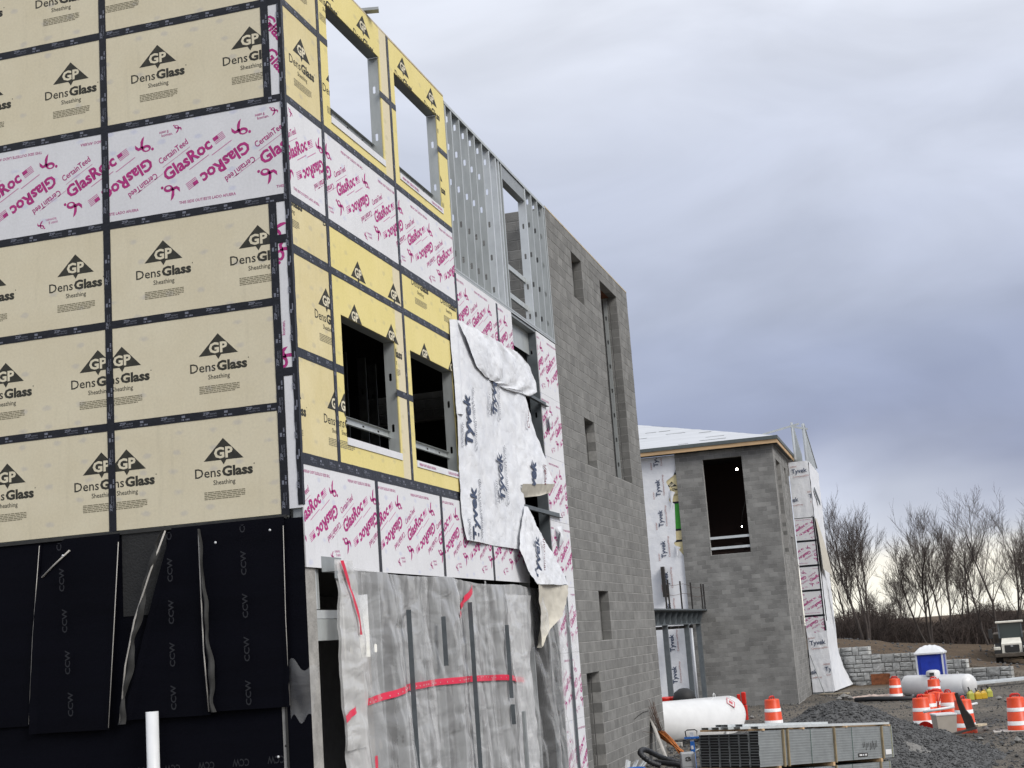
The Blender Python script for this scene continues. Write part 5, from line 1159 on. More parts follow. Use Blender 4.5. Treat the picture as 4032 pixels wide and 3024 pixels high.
# ---- bundles of steel studs
def stud_bundle(P0, ax, side, n_w, n_h, L, label, skip=(), grp='stacked bundles of steel studs', tagp=True):
    ax, side = Vector(ax).normalized(), Vector(side).normalized(); up = side.cross(ax)*-1
    up = up if up.z > 0 else -up
    t = thing('steel_stud_bundle', P0, label, 'stud bundle', grp); w, h = .2032, .0475
    me = MB(); d = .002
    # channel: web on top, flanges down; the inside is darkened by added sheets
    me.v = []; d2_ = .007; e_ = .005; prof = [(-w/2+.001, .044), (-w/2+.001, .033), (-w/2+e_, .033), (-w/2+e_, 0), (-w/2+e_+d, 0), (-w/2+e_+d, .044-d2_), (w/2-e_-d, .044-d2_), (w/2-e_-d, 0), (w/2-e_, 0), (w/2-e_, .033), (w/2-.001, .033), (w/2-.001, .044)]
    vs = [(ax*s+side*(-a)*-1+up*b) for s in (0, L) for a, b in prof]; n = 12; ends_ = [(0, 1, 2, 5, 6, 9, 10, 11), (2, 3, 4, 5), (6, 7, 8, 9)]
    me.add(vs, ends_ + [tuple(i+n for i in f[::-1]) for f in ends_] + [(j, j+n, (j+1) % n+n, (j+1) % n) for j in range(n)])
    m = me.mesh('bundled_stud', 'galvanised_dull')
    rnd = random.Random(9)
    for j in range(n_h):
        for i in range(n_w):
            if (i, j) in skip: continue
            inst('stud', m, t, Vector(P0)+side*(w*(i+.5))+up*(h*j)+ax*rnd.uniform(-.012, .012))
    hh = n_h*h; W_ = n_w*w; P0 = Vector(P0)
    MB().obox(P0+ax*.4+side*W_/2+up*.02, P0+ax*(L-.03)+side*W_/2+up*.02, W_-.02, .004).build('added_shade_sheet', 'truck_dark', t)  # flat dark sheet added for shade, not a part of the bundle
    mb = MB(); mb.add([P0+ax*.035+side*.01, P0+ax*.035+side*(W_-.01), P0+ax*.035+side*(W_-.01)+up*(hh-.05), P0+ax*.035+side*.01+up*(hh-.05)], [(0, 1, 2, 3)]); mb.build('added_shade_sheet', 'truck_dark', t)  # dark sheet added behind the open end to imitate shade between the studs
    for f in (.155, .185, .52, .90): MB().obox(P0+ax*(L*f)-side*.022-up*.02, P0+ax*(L*f)-side*.022+up*(hh+.01), .036, .036, up=ax).build('batten', 'batten_wood', t)
    for f, c in ((.35, 'strap_green'), (.66, 'strap_green'), (.985, 'strap_yellow')):
        q = P0+ax*(L*f); MB().obox(q-side*.006-up*.004, q-side*.006+up*(hh+.004), .008, .004, up=ax).obox(q-side*.006+up*(hh+.003), q+side*(W_+.006)+up*(hh+.003), .014, .003).build('strap', c, t)
    if tagp:
        def lab(f0, f1, z0, z1, mat, off=.006):
            a = P0+ax*(L*f0)-side*off; b = P0+ax*(L*f1)-side*off; MB().add([a+up*z0, b+up*z0, b+up*z1, a+up*z1], [(0, 1, 2, 3)]).build('label', mat, t)
        lab(.925, .975, .06, .16, 'white_band'); lab(.70, .775, .05, .12, 'steel_black'); lab(.708, .73, .07, .10, 'white_band', .008); lab(.735, .745, .07, .10, 'toilet_grey', .008); lab(.752, .767, .07, .10, 'white_band', .008)
        mk = MB(); rn = random.Random(4)
        for k in range(11):
            f = .745+.011*k; z = .26+.02*math.sin(k*2.1); a = P0+ax*(L*f)-side*.007; mk.obox(a+up*(z-.03-.05*rn.random()), a+ax*.02*rn.uniform(-1, 1)+up*(z+.03+.05*rn.random()), .012, .002, up=side)
        mk.build('handwriting', 'steel_black', t)
    return t, up
c0 = pix(2985, 2878, 25.0); ce = pix(3512, 2858, 29.2); axv = (ce-c0).normalized(); sv = Vector((-axv.y, axv.x, 0)).normalized()
L = (ce-c0).length
upb = (sv.cross(axv)*-1); upb = upb if upb.z > 0 else -upb
HB = 13*.0475
base1 = c0-upb*HB
skip = [(i, 12) for i in (0, 1, 2, 3, 4)][:0] + [(i, 12) for i in (1, 2, 3, 4, 5)]
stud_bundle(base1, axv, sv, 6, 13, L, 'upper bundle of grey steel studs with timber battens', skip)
base2 = base1-upb*(HB+.075)+axv*.16
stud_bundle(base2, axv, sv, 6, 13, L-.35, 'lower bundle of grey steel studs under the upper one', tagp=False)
W_ = 6*.2032
for k, f in enumerate((.12, .5, .88)):
    q = base1+axv*(L*f)-upb*.0375; o = MB().obox(q-sv*.03, q+sv*(W_+.05), .085, .072, up=upb).build('spacer_timber', 'lumber'); tag(o, ('near', 'middle', 'far')[k]+' timber spacer between the two stud bundles', 'timber', 'timbers between the stud bundles')
    q = base2+axv*((L-.35)*f)-upb*.05; z = gz(q.x, q.y); o = MB().obox(q-sv*.05, q+sv*(W_+.05), .09, .098, up=upb).build('bearer_timber', 'lumber'); tag(o, ('near', 'middle', 'far')[k]+' timber bearer under the lower stud bundle', 'timber', 'timbers under the lower bundle')
for k, f in enumerate((.03, .3, .62, .97)):
    q = base1+axv*(L*f)+upb*(HB+.018); o = MB().obox(q-sv*.02, q+sv*(W_+.05), .07, .034, up=upb).build('top_timber', 'lumber'); tag(o, ('first', 'second', 'third', 'fourth')[k]+' thin timber from the near end on top of the upper stud bundle', 'timber', 'timbers on the upper bundle')
def channel(a, b, w, h, up, name='loose_stud', mat='galvanised_bright', flip=False):
    a, b = Vector(a), Vector(b); d = (b-a).normalized(); r = d.cross(up).normalized(); u = r.cross(d); t = .003
    mb = MB(); mb.obox(a+u*(h-t/2), b+u*(h-t/2), w, t, up=up)
    for s in (-1, 1): mb.obox(a+r*(s*(w/2-t/2))+u*((h-t)/2), b+r*(s*(w/2-t/2))+u*((h-t)/2), t, h-t, up=up)
    return mb.build(name, mat)
T0 = base1+upb*(HB+.036)
lo = [(.0, -.10, .22, L*1.03, 0, .15), (.25, -.28, .10, L*.93, 0, .13), (.45, -.35, -.05, L*.9, 0, .13), (.68, -.30, .06, L*.9, 0, .15), (.88, -.32, .1, L*.88, 0, .15), (.30, -.12, .05, L*.62, .044, .15), (.52, -.24, .15, L*.66, .044, .13), (.74, -.06, -.05, L*.64, .044, .15)]
names = ['nearest loose silver stud on the upper bundle, reaching past its right end', 'second loose silver stud from the front on the upper bundle', 'third loose silver stud from the front on the upper bundle', 'fourth loose silver stud from the front on the upper bundle', 'rearmost loose silver stud on the upper bundle', 'short silver stud in the second layer nearest the front', 'short silver stud in the middle of the second loose layer', 'short silver stud at the back of the second loose layer']
for (s, a0, sk, ln, lay, w), nm in zip(lo, names):
    a = T0+sv*(s+.07)+axv*(a0+.1)+upb*lay; b = a+axv*(ln-.1)+sv*sk*.4; tag(channel(a, b, w, .041, upb), nm, 'stud', 'loose studs on the bundles')
# ---- clutter at the foot of the block wall
LB = thing('leaning_board', (.45, 18.4, .55), 'pale grey board leaning against the foot of the block wall', 'board')
MB().obox((.50, 18.15, .50), (.03, 19.12, 1.36), .30, .03, up=(1, .2, .5)).build('plank', 'lumber_grey', LB)
WB = thing('rod_bundle', (.35, 20.4, .45), 'bundle of rusty wire rods with orange ends leaning against the block wall', 'rods')
rnd = random.Random(8); wires, rods = MB(), MB()
for i in range(26):
    e0 = pix(2688+rnd.uniform(-10, 6), 2968+rnd.uniform(-12, 10), 33.0+rnd.uniform(-.3, .3)); m_ = pix(2600+rnd.uniform(-20, 14), 2890+rnd.uniform(-14, 16), 33.4); tp_ = pix(2505+rnd.uniform(-10, 62), 2800+rnd.uniform(-45, 20), 33.2+rnd.uniform(-.2, .6))
    for q in (e0, m_, tp_): q.x = max(q.x, .03)
    (wires if i > 7 else wires).tube([m_, (m_+tp_)/2+Vector((.02, 0, rnd.uniform(-.05, .05))), tp_], .0045, 4)
    rods.tube([e0, (e0+m_)/2+Vector((.02, 0, rnd.uniform(-.03, .03))), m_], .013, 5)
wires.tube([pix(2402, 2838, 31.5), pix(2450, 2820, 32), pix(2500, 2806, 32.5), pix(2540, 2800, 33)], .006, 4); wires.tube([pix(2490, 2882, 32.2), pix(2590, 2890, 33)], .005, 4)
for v_ in (wires.v, rods.v):
    for i_, q in enumerate(v_): v_[i_] = (max(q[0], .02), q[1], q[2])
wires.build('wires', 'wire_rust', WB); rods.build('rods', 'copper_rod', WB)
hz = [pix(2600, 3015, 27.6), pix(2560, 3000, 27.6), pix(2528, 2975, 27.6), pix(2521, 2962, 27.7), pix(2530, 2953, 27.9), pix(2548, 2955, 28.1), pix(2600, 2980, 28.4), pix(2650, 2996, 28.6), pix(2690, 3002, 28.7)]
def smoothpath(pts, n=8):
    o = []
    for i in range(len(pts)-1):
        p0, p1, p2, p3 = pts[max(i-1, 0)], pts[i], pts[i+1], pts[min(i+2, len(pts)-1)]
        for k in range(n):
            t = k/n; o.append(.5*((2*p1)+(p2-p0)*t+(2*p0-5*p1+4*p2-p3)*t*t+(3*p1-p0-3*p2+p3)*t**3))
    return o+[pts[-1]]
hp = smoothpath(hz, 12); rr = [.052+.005*math.sin(i*1.6) for i in range(len(hp))]
o = MB().tube(hp, rr, 14).build('corrugated_hose', 'hose_black'); tag(o, 'thick black corrugated hose looping up by the block wall', 'hose')
hp2 = smoothpath([pix(2575, 3000, 28.2), pix(2620, 3005, 28.0), pix(2670, 3012, 27.8), pix(2720, 3030, 27.6)], 10); o = MB().tube(hp2, .05, 12).build('corrugated_hose', 'hose_black'); tag(o, 'second length of black hose lying below the looped one', 'hose')
# grey site machine and blue jack
mp_ = pix(2708, 2990, 27.4); z = gz(mp_.x, mp_.y); t = thing('site_machine', (mp_.x, mp_.y, z), 'grey metal machine case with a tube handle and a black scrawled mark', 'machine', rz=.25); top_z = pix(2708, 2962, 27.4).z-z
MB().cbox((-.14, -.13, .06), (.14, .13, top_z), .02).build('case', 'machine_grey', t, False); MB().cbox((-.15, -.14, 0), (.15, .14, .06), .01).build('foot', 'black_rubber', t, False)
MB().tube([(.12, -.15, .2), (.12, -.17, top_z-.02), (.16, -.16, top_z+.04), (.22, -.08, top_z+.05), (.24, .0, top_z-.02), (.25, .02, .2)], .014, 8).build('handle', 'galvanised_dull', t, False)
MB().box((-.13, -.134, top_z*.62), (.1, -.131, top_z*.625)).box((-.13, -.134, top_z*.55), (.1, -.131, top_z*.555)).build('vent_line', 'truck_dark', t, False)
mk = MB(); sc = .075
for pts in ([(-.5, -1, 0), (-.35, 1)], ):
    pass
mk.tube([(-.05, -.136, top_z*.86), (.0, -.136, top_z*.885), (.045, -.136, top_z*.87), (.02, -.136, top_z*.845), (-.01, -.136, top_z*.84), (.05, -.136, top_z*.825), (.055, -.136, top_z*.80), (.0, -.136, top_z*.785), (-.045, -.136, top_z*.80)], .008, 5).tube([(-.03, -.136, top_z*.88), (-.045, -.136, top_z*.80)], .007, 5)
mk.build('scrawl', 'steel_black', t, False)
jp = pix(2729, 2955, 29.0); z = gz(jp.x, jp.y); jt = pix(2729, 2884, 29.0).z-z; t = thing('lifting_jack', (jp.x, jp.y, z), 'blue and silver jack post with a black loop handle behind the grey machine', 'jack')
MB().box((-.04, -.03, 0), (.04, .03, jt*.80)).build('post', 'blue_paint', t, False); MB().box((-.035, -.025, jt*.80), (.035, .025, jt)).build('head', 'toilet_grey', t, False)
MB().tube([(-.11, -.04, jt*.88), (-.12, -.04, jt*1.03), (-.08, -.04, jt*1.06), (.08, -.04, jt*1.06), (.12, -.04, jt*1.03), (.11, -.04, jt*.88), (-.11, -.04, jt*.88)], .012, 7).build('handle', 'black_rubber', t, False); MB().box((-.15, -.06, jt*.86), (.16, .05, jt*.90)).build('grip_plate', 'blue_paint', t, False); MB().box((-.025, -.034, jt*.62), (.02, -.031, jt*.70)).build('label', 'white_band', t, False)
cp = pix(2790, 2995, 27.0); z0 = gz(cp.x, cp.y)
o = MB().grid(lambda u, v: (cp.x-.2+.42*u, cp.y-.1+.2*v, z0+.05+(pix(2790, 2975, 27.0).z-z0-.05)*(.55+.45*math.sin(u*2.6+v*.6))*(1-.35*v)), 8, 5).grid(lambda u, v: (cp.x-.2+.42*u, cp.y-.1, z0+(.05+(pix(2790, 2975, 27.0).z-z0-.05)*(.55+.45*math.sin(u*2.6)))*v), 8, 3).build('cardboard_flap', 'cardboard'); tag(o, 'crumpled brown cardboard at the near end of the stud bundles', 'cardboard')
dp = pix(2478, 3010, 27.0)
for k in range(6):
    a = pix(2462+7*k, 3060, 27.0); b = pix(2470+16*k-8*(k % 2), 2992+5*(k % 3), 27.2); o = MB().obox(a, b, .05, .02).build('metal_offcut', 'galvanised_bright'); tag(o, ('first', 'second', 'third', 'fourth', 'fifth', 'sixth')[k]+' silver metal offcut from the left in the scrap pile by the wall', 'offcut', 'metal offcuts in the scrap pile')
bq = pix(2505, 3022, 26.8); zb_ = gz(bq.x, bq.y); o = MB().lathe([(.001, 0), (.14, 0), (.17, bq.z-zb_), (.16, bq.z-zb_), (.13, .02), (.001, .02)], 20, c=(bq.x, bq.y, zb_)).build('bucket', 'blue_paint'); tag(o, 'blue bucket beside the metal scrap at the wall foot', 'bucket')
# rubble, planks, pole by the far end wall
o = MB().obox((1.0, 57.9, -.12), (2.35, 57.1, -.12), .22, .04).build('ground_plank', 'lumber_pale'); tag(o, 'pale plank lying in front of the wrapped end wall', 'plank')
o = MB().tube([(1.2, 57.9, -.2), (.58, 59.0, 1.75)], .022, 8).build('prop_pole', 'galvanised_dull'); tag(o, 'thin steel pole propped against the wrapped end wall', 'pole')
rb_ = onground(3360, 2705, 66.0); o = MB().grid(lambda u, v: (rb_.x-.2+2.6*u, rb_.y-1.2+.8*v-.9*u, gz(rb_.x, rb_.y)+.02+.22*math.sin(v*3.1)*(.4+.6*abs(fbm(u*5, v*2, 3.)))*(math.sin(u*3.1)**.5 if 0 < u < 1 else 0)), 30, 10).build('tarp_heap', 'tarp_pink'); tag(o, 'low heap of crumpled pinkish tarp left of the far traffic drum', 'tarp')
# ================================================================== retaining wall of big cast blocks
RWL = thing('retaining_wall', (RW0.x+4.7, RW0.y-2.4, -.2), 'stepped grey stone retaining wall below the earth bank', 'retaining wall')
d = (RW1-RW0); LW = d.length; d.normalize(); nrm = Vector((-d.y, d.x)); rnd = random.Random(12)
W3 = lambda s, n_, z: (RW0.x+d.x*s+nrm.x*n_, RW0.y+d.y*s+nrm.y*n_, z)
def stone(s0, s1, z0, z1, dep):
    g = .017; mb = MB(); n = 5
    a0, a1, c0_, c1_ = s0+g, s1-g, z0+g, z1-g
    def fn(u, v):
        ed = min(u, 1-u, v, 1-v)*7; b_ = min(1, ed)
        s = lerp(a0, a1, u); z = lerp(c0_, c1_, v); return W3(s+.008*fbm(z*9, s, 1.)*(1 if 0 < u < 1 else 2), -dep*b_-.05*b_*fbm(s*2.6, z*3.4, 5.), z+.008*fbm(s*7, z, 2.))
    mb.grid(fn, 6, 4, smooth=False)
    k = len(mb.v); bk = [W3(a0, .3, c0_), W3(a1, .3, c0_), W3(a1, .3, c1_), W3(a0, .3, c1_)]
    fr = [W3(a0, 0, c0_), W3(a1, 0, c0_), W3(a1, 0, c1_), W3(a0, 0, c1_)]
    mb.add(fr+bk, [(4+j, 4+(j+1) % 4, (j+1) % 4, j) for j in range(4)]); mb.build('stone', 'stone_grey', RWL)
CH = .46; ends = [LW, LW-.0, LW-2.35, LW-4.95, LW-7.9]; zb = -.45
for r_, e in enumerate(ends):
    s = -.6-(r_ % 2)*.6
    while s < e-.05:
        w = min(1.17, e-s)
        if e-s-w < .25: w = e-s
        z0 = zb+CH*r_; z1 = z0+CH; k = rnd.random()
        if w < .5: cells = [(0, 1, 0, 1)] if k < .5 else [(0, 1, 0, .5), (0, 1, .5, 1)]
        elif k < .16: a = rnd.uniform(.42, .6); cells = [(0, a, 0, .5), (a, 1, 0, .45), (0, a, .5, 1), (a, 1, .45, 1)]
        elif k < .42: a = rnd.uniform(.55, .7); cells = [(0, a, 0, 1), (a, 1, 0, .55), (a, 1, .55, 1)]
        elif k < .65: a = rnd.uniform(.3, .4); cells = [(0, a, 0, 1), (a, 1, 0, .48), (a, 1, .48, 1)]
        else: a, b = rnd.uniform(.5, .65), rnd.uniform(.3, .45); cells = [(0, a, .52, 1), (a, 1, .55, 1), (0, b, 0, .52), (b, 1, 0, .52 if b > .4 else .55)]
        for u0, u1, v0, v1 in cells: stone(s+w*u0, s+w*u1, z0+CH*v0, z0+CH*v1, .022)
        s += w
mb = MB()
for r_, e in enumerate(ends): mb.add([W3(-1.2, .02, zb+CH*r_), W3(e-.03, .02, zb+CH*r_), W3(e-.03, .02, zb+CH*(r_+1)-.02), W3(-1.2, .02, zb+CH*(r_+1)-.02), W3(-1.2, .32, zb+CH*r_), W3(e-.03, .32, zb+CH*r_), W3(e-.03, .32, zb+CH*(r_+1)-.02), W3(-1.2, .32, zb+CH*(r_+1)-.02)], [(0, 1, 2, 3), (3, 2, 6, 7), (1, 5, 6, 2), (4, 0, 3, 7), (5, 4, 7, 6)])
mb.build('joint_core', 'stone_joint', RWL)
o = MB().box(W3(3.0, -.5, -.25), tuple(a+b for a, b in zip(W3(3.0, -.5, -.25), (2.4, .12, .62)))).build('rust_panel', 'rust'); tag(o, 'rusty brown panel leaning at the foot of the retaining wall behind the far drum', 'panel')
# ================================================================== articulated dump truck
TP = Vector((12.12, 98.8, 0)); TP.z = gz(TP.x, TP.y)
TR = thing('dump_truck', TP, 'white articulated dump truck facing the camera beyond the retaining wall', 'truck', rz=-.055)
def tb(n, m, *boxes, c=.03):
    mb = MB()
    for a, b in boxes: mb.cbox(a, b, c)
    return mb.build(n, m, TR, False)
hv = [(-.72, -.2, .95), (.72, -.2, .95), (.72, -.2, 1.62), (-.72, -.2, 1.62), (-.72, 1.6, .95), (.72, 1.6, .95), (.66, 1.6, 2.0), (-.66, 1.6, 2.0)]
MB().add(hv, [(0, 1, 2, 3), (3, 2, 6, 7), (1, 5, 6, 2), (4, 0, 3, 7), (5, 4, 7, 6)]).build('hood', 'truck_white', TR, False)
tb('grille', 'truck_dark', ((-.52, -.235, .98), (.52, -.19, 1.52))); tb('badge', 'machine_grey', ((-.08, -.25, 1.38), (.08, -.232, 1.50)), c=.004)
tb('bumper', 'truck_mud', ((-1.25, -.45, .66), (1.25, .1, .93)))
for s in (-1, 1):
    tb('headlight_guard', 'truck_dark', ((s*1.0-.26, -.40, .94), (s*1.0+.26, -.2, 1.18)), c=.01); tb('fender', 'truck_white', ((s*1.05-.24, -.3, 1.19), (s*1.05+.24, 1.5, 1.42)))
    MB().tube([(s*1.2, -.3, 1.18), (s*1.2, -.3, 1.55), (s*1.2, .5, 1.6)], .02, 6).build('guard_rail', 'truck_white', TR, False)
    w = bpy.data.objects.new('wheel', None); COL.objects.link(w); w.parent = TR; w.location = (s*.98, .75, .80)
    MB().lathe([(.42, -.26), (.78, -.26), (.84, -.18), (.84, .18), (.78, .26), (.42, .26)], 30, axis=(1, 0, 0)).build('tyre', 'black_rubber', w, False)
    mb = MB()
    for k in range(26):
        a = 2*math.pi*k/26; mb.obox((-.25, .85*math.cos(a), .85*math.sin(a)), (.25, .85*math.cos(a+.09), .85*math.sin(a+.09)), .05, .04, up=(0, math.cos(a), math.sin(a)))
    mb.build('tread', 'black_rubber', w, False)
    MB().lathe([(.001, -.1), (.2, -.14), (.4, -.06), (.43, -.2)], 20, axis=(1, 0, 0)).build('rim', 'truck_white', w, False)
tb('axle', 'truck_dark', ((-.8, .55, .62), (.8, .95, .95)))
tb('cab', 'truck_dark', ((-.85, 1.62, 1.2), (.85, 3.0, 2.0))); 
for x in (-.82, .82):
    for y in (1.66, 2.95): tb('cab_pillar', 'steel_primer', ((x-.05, y-.05, 2.0), (x+.05, y+.05, 3.12)), c=.008)
tb('windscreen', 'truck_glass', ((-.77, 1.64, 1.99), (.77, 1.67, 3.08)), c=.005); tb('rear_screen', 'truck_glass', ((-.77, 2.93, 1.99), (.77, 2.96, 3.08)), c=.005)
tb('roof', 'truck_white', ((-1.0, 1.45, 3.12), (1.0, 3.15, 3.26)))
mb = MB()
for k in range(9): mb.box((-.55+.13*k, 2.86, 2.45), (-.50+.13*k, 2.90, 3.05))
mb.build('screen_bars', 'toilet_grey', TR, False)
MB().lathe([(.001, 0), (.28, .0), (.34, .05), (.30, .3), (.001, .32)], 18, c=(-.05, 2.3, 2.0)).build('seat', 'black_rubber', TR, False); MB().tube([(.1*0-.25+.24*math.cos(a*.6), 1.95+.05*math.sin(a*.6), 2.25+.2*math.sin(a*.6)) for a in range(11)], .02, 5).build('steering_wheel', 'black_rubber', TR, False)
for s in (-1, 1):
    mr_ = bpy.data.objects.new('mirror', None); COL.objects.link(mr_); mr_.parent = TR
    MB().cbox((s*1.42-.15, 1.4, 2.0), (s*1.42+.15, 1.5, 2.72), .03).build('housing', 'truck_dark', mr_, False); MB().tube([(s*.9, 1.6, 2.85), (s*1.3, 1.45, 2.8), (s*1.42, 1.45, 2.65)], .025, 6).build('arm', 'truck_dark', mr_, False)
tb('dump_body', 'truck_mud', ((-1.35, 3.6, 1.4), (1.35, 8.5, 2.35)), c=.08); tb('frame', 'truck_dark', ((-.5, 2.9, .8), (.5, 8.4, 1.38)))
for s in (-1, 1):
    for y in (5.4, 7.1):
        w = bpy.data.objects.new('wheel', None); COL.objects.link(w); w.parent = TR; w.location = (s*.98, y, .80)
        MB().lathe([(.42, -.26), (.78, -.26), (.84, -.18), (.84, .18), (.78, .26), (.42, .26)], 24, axis=(1, 0, 0)).build('tyre', 'black_rubber', w, False)
# ================================================================== gravel heaps and stones
PKX, PKY, PKH = 4.05, 23.0, 1.5
def heap_z(x, y):
    r = math.hypot(x-PKX, (y-PKY)*.85); h = PKH-.43*r + .10*fbm(x*.8, y*.8, 3.) ; top_ = PKH-.12
    if h > top_-.1: h = top_-.1+(h-top_+.1)*.45
    return h
def heap(name, cx, cy, R_, zf, mat, n=90, **kw):
    mb = MB(); pts = {}
    def fn(u, v):
        a = 2*math.pi*u; r = R_*v; x, y = cx+r*math.cos(a), cy+r*math.sin(a); return (x, y, max(zf(x, y)+.03*fbm(x*5, y*5, 2.)+.02*fbm(x*14, y*14, 5.), gz(x, y)-.12))
    mb.grid(fn, n, n//2, smooth=False); o = mb.build(name, mat); return o
o = heap('gravel_heap', PKX, PKY, 4.9, heap_z, 'gravel', 150); tag(o, 'large heap of dark grey gravel behind the stud bundles', 'gravel heap', kind='stuff')
hx, hy = pix(3560, 2915, 33.5).x, pix(3560, 2915, 33.5).y
o = heap('fine_heap', hx, hy, 1.5, lambda x, y: .50-.42*math.hypot(x-hx, y-hy)**1.25, 'heap_fine', 70); tag(o, 'small pale heap of fine gravel right of the stud bundles', 'gravel heap', kind='stuff')
rnd = random.Random(21); mb = MB()
ico = [(0, 0, 1), (.9, 0, .2), (.2, .85, .25), (-.8, .5, .1), (-.7, -.6, .2), (.3, -.9, .1), (0, 0, -.8)]
icf = [(0, 1, 2), (0, 2, 3), (0, 3, 4), (0, 4, 5), (0, 5, 1), (6, 2, 1), (6, 3, 2), (6, 4, 3), (6, 5, 4), (6, 1, 5)]
def stone_at(mb, x, y, z, r):
    a = rnd.uniform(0, 6.28); c, s = math.cos(a), math.sin(a); sx, sy, sz = r*rnd.uniform(.7, 1.2), r*rnd.uniform(.7, 1.2), r*rnd.uniform(.6, 1.0); j = rnd.uniform(-.2, .2)
    mb.add([(x+(p[0]*sx)*c-(p[1]*sy)*s, y+(p[0]*sx)*s+(p[1]*sy)*c, z+p[2]*sz+p[0]*j*r) for p in ico], icf)
for i in range(20000):
    a, r = rnd.uniform(0, 6.28), 4.3*math.sqrt(rnd.random()); x, y = PKX+r*math.cos(a), PKY+r*math.sin(a); h = heap_z(x, y); g_ = gz(x, y)
    if h < g_-.02 or (y > PKY+1.5): continue
    stone_at(mb, x, y, h+.01, rnd.choice((.014, .018, .022, .028, .04)))
o = mb.build('heap_stones', 'gravel'); tag(o, 'loose stones covering the dark gravel heap', 'gravel', kind='stuff')
mb = MB()
for i in range(17000):
    t = rnd.random()
    if t < .5: x, y = rnd.uniform(.2, 11), rnd.uniform(17, 34)
    elif t < .75: x, y = rnd.uniform(-1.5, 3.5), rnd.uniform(14, 36)
    else: x, y = rnd.uniform(-3, 13), rnd.uniform(34, 61)
    if x < .1 and y < 21: continue
    if fbm(x*.35, y*.35, 9.) < -.12 and rnd.random() < .75: continue
    stone_at(mb, x, y, gz(x, y)+.01, rnd.choice((.015, .018, .022, .028, .035, .06)) if y < 40 else rnd.choice((.02, .03, .05)))
for i in range(900):
    y = rnd.uniform(66, 112); x = rnd.uniform(-2, 16); d_ = (RW1-RW0).normalized(); q = Vector((x, y))-RW0
    if q.dot(Vector((-d_.y, d_.x))) < .6: continue
    stone_at(mb, x, y, gz(x, y)+.01, rnd.choice((.04, .06, .09, .12)))
o = mb.build('loose_gravel', 'gravel'); tag(o, 'loose gravel and stones strewn over the site ground', 'gravel', kind='stuff')
# pale lumps that read singly
mb = MB()
for px, py, dd, r in ((3880, 2845, 40.5, .14), (3925, 2852, 40.2, .10), (3860, 2905, 38, .10), (3780, 2990, 35, .12), (3830, 3000, 34.5, .10), (3930, 2720, 56, .18), (3960, 2735, 54, .12), (4010, 2940, 37, .14), (3655, 2940, 36, .10), (3320, 2718, 65, .28), (3345, 2722, 64, .2), (3300, 2722, 64, .22), (2960, 2822, 53, .12), (3700, 2600, 90, .2)):
    p = pix(px, py, dd); stone_at(mb, p.x, p.y, gz(p.x, p.y)+r*.3, r)
o = mb.build('pale_rubble', 'heap_fine'); tag(o, 'scattered pale rubble lumps on the site ground', 'rubble', kind='stuff')
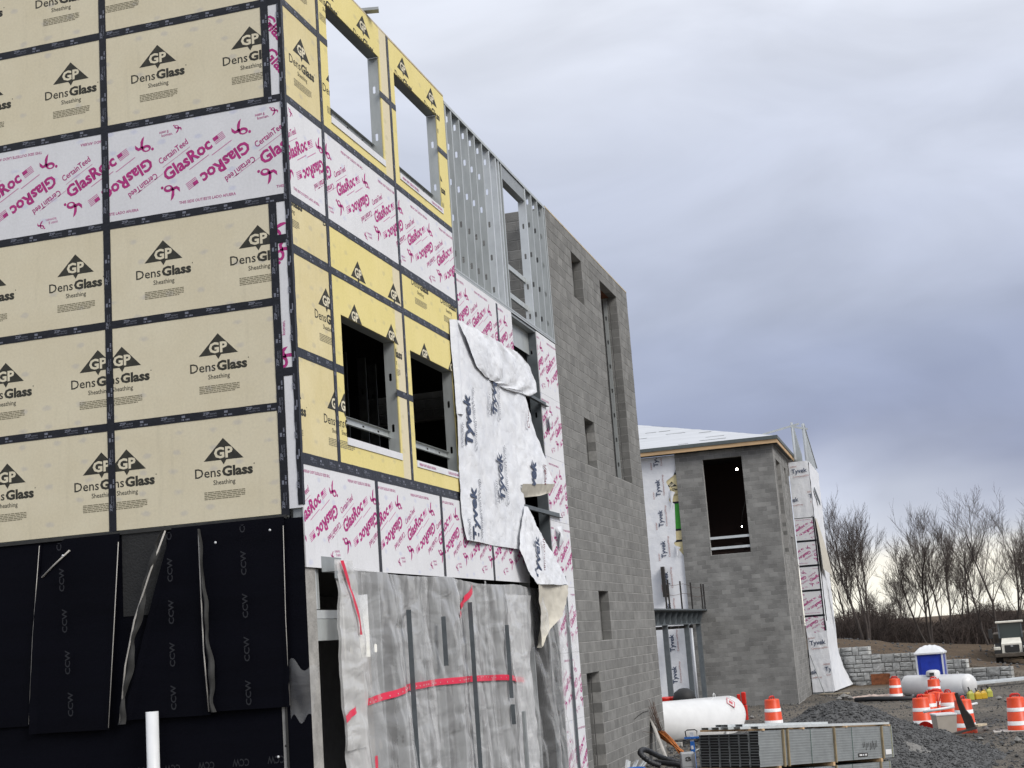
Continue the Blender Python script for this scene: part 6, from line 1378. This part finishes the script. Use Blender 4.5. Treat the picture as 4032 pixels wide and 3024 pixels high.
# ================================================================== bare trees and thicket
def tree(px, base_d, top_py, label, seed, spread=.42, stems=1, lean=0.):
    b = pix(px, 2520, base_d); b.z = gz(b.x, b.y)-.1; tp = pix(px, top_py, base_d); Hh = tp.z-b.z
    t = thing('bare_tree', b, label, 'tree', 'bare trees beyond the bank'); rnd = random.Random(seed)
    trunk, crown = MB(), MB()
    def branch(p, d_, L_, r, lev):
        n = 5 if lev < 2 else 3; pts = [p]; q = p.copy(); dd = d_.copy()
        for i in range(n):
            dd = (dd + Vector((rnd.gauss(0, .10), rnd.gauss(0, .10), .06 if lev else .03))).normalized(); q = q+dd*(L_/n); pts.append(q.copy())
        r1 = r*(.35 if lev < 3 else .5); rs = [r+(r1-r)*i/n for i in range(n+1)]
        (trunk if lev < 2 else crown).tube(pts, rs, 6 if lev < 1 else 5 if lev < 2 else 3, cap=False)
        if lev >= 4: return
        k = (9, 6, 5, 4)[lev]
        for i in range(k):
            f = (.22 if lev == 0 else .25)+(.75 if lev == 0 else .7)*(i+rnd.random())/k; j = min(int(f*n), n-1); o_ = pts[j].lerp(pts[j+1], f*n-j)
            a = rnd.uniform(0, 6.28); e = dd.orthogonal().normalized(); e2 = dd.cross(e); out_ = e*math.cos(a)+e2*math.sin(a)
            nd = (dd*rnd.uniform(.85, 1.2) + out_*rnd.uniform(.4, .8)*spread/.42 + Vector((0, 0, .22))).normalized()
            branch(o_, nd, L_*rnd.uniform(.42, .68)*(1-.4*f if lev == 0 else 1), max(r*.42*(1-.4*f), .009), lev+1)
    for s in range(stems):
        a = 6.28*s/max(1, stems)+seed; dv = Vector((lean+.16*math.cos(a)*(stems > 1), .16*math.sin(a)*(stems > 1), 1)).normalized(); branch(b.copy()+Vector((.3*math.cos(a), .3*math.sin(a), 0))*(stems > 1), dv, Hh*(.80 if s == 0 else rnd.uniform(.6, .78)), .009*Hh*(1 if s == 0 else .75)+.03, 0)
    trunk.build('trunk', 'bark', t); crown.build('crown', 'twigs', t)
tree(3415, 122, 1985, 'tall narrow bare tree just right of the wrapped end wall', 3, .34, 3, -.03)
tree(3345, 135, 2120, 'smaller bare tree partly hidden behind the wrapped end wall', 11, .42, 2)
tree(3585, 150, 2240, 'low bare tree in the gap left of the middle trees', 17, .5, 2)
tree(3660, 124, 2040, 'bare tree with several upright stems in the middle of the row', 5, .42, 3)
tree(3735, 130, 2060, 'bare tree with steep forked limbs just right of the middle stems', 7, .38, 2)
tree(3810, 138, 2090, 'bare tree with leaning limbs second from the right', 13, .42, 2, -.05)
tree(3905, 122, 2005, 'wide bare tree rising behind the dump truck', 19, .50, 2, .03)
tree(4010, 134, 2060, 'bare tree cut off by the right edge of the view', 23, .45, 2)
tree(3500, 160, 2330, 'short bare tree low between the tall narrow one and the middle ones', 29, .5, 2)
tree(4110, 128, 2040, 'bare tree standing beyond the right edge, its limbs reaching in', 31, .45, 2, -.08)
rnd = random.Random(77); mb = MB()
for i in range(5200):
    px = rnd.uniform(3180, 4350); dd = rnd.uniform(128, 165); p = pix(px, 2500, dd); p.z = gz(p.x, p.y)-.2
    h = rnd.uniform(1.2, 3.4)*(1+.3*math.sin(px*.013+1)) ; q = p+Vector((rnd.gauss(0, .35), rnd.gauss(0, .35), h*.55)); e = q+Vector((rnd.gauss(0, .5), rnd.gauss(0, .5), h*.45))
    mb.tube([p, q, e], [.05, .03, .012], 3, cap=False)
    for k in range(4):
        f = rnd.uniform(.2, .95); o_ = p.lerp(q, f*2) if f < .5 else q.lerp(e, f*2-1); mb.tube([o_, o_+Vector((rnd.gauss(0, .55), rnd.gauss(0, .4), rnd.uniform(.1, .8)))], [.022, .008], 3, cap=False)
o = mb.build('thicket', 'brush'); tag(o, 'dark leafless thicket along the top of the bank', 'thicket', kind='stuff')
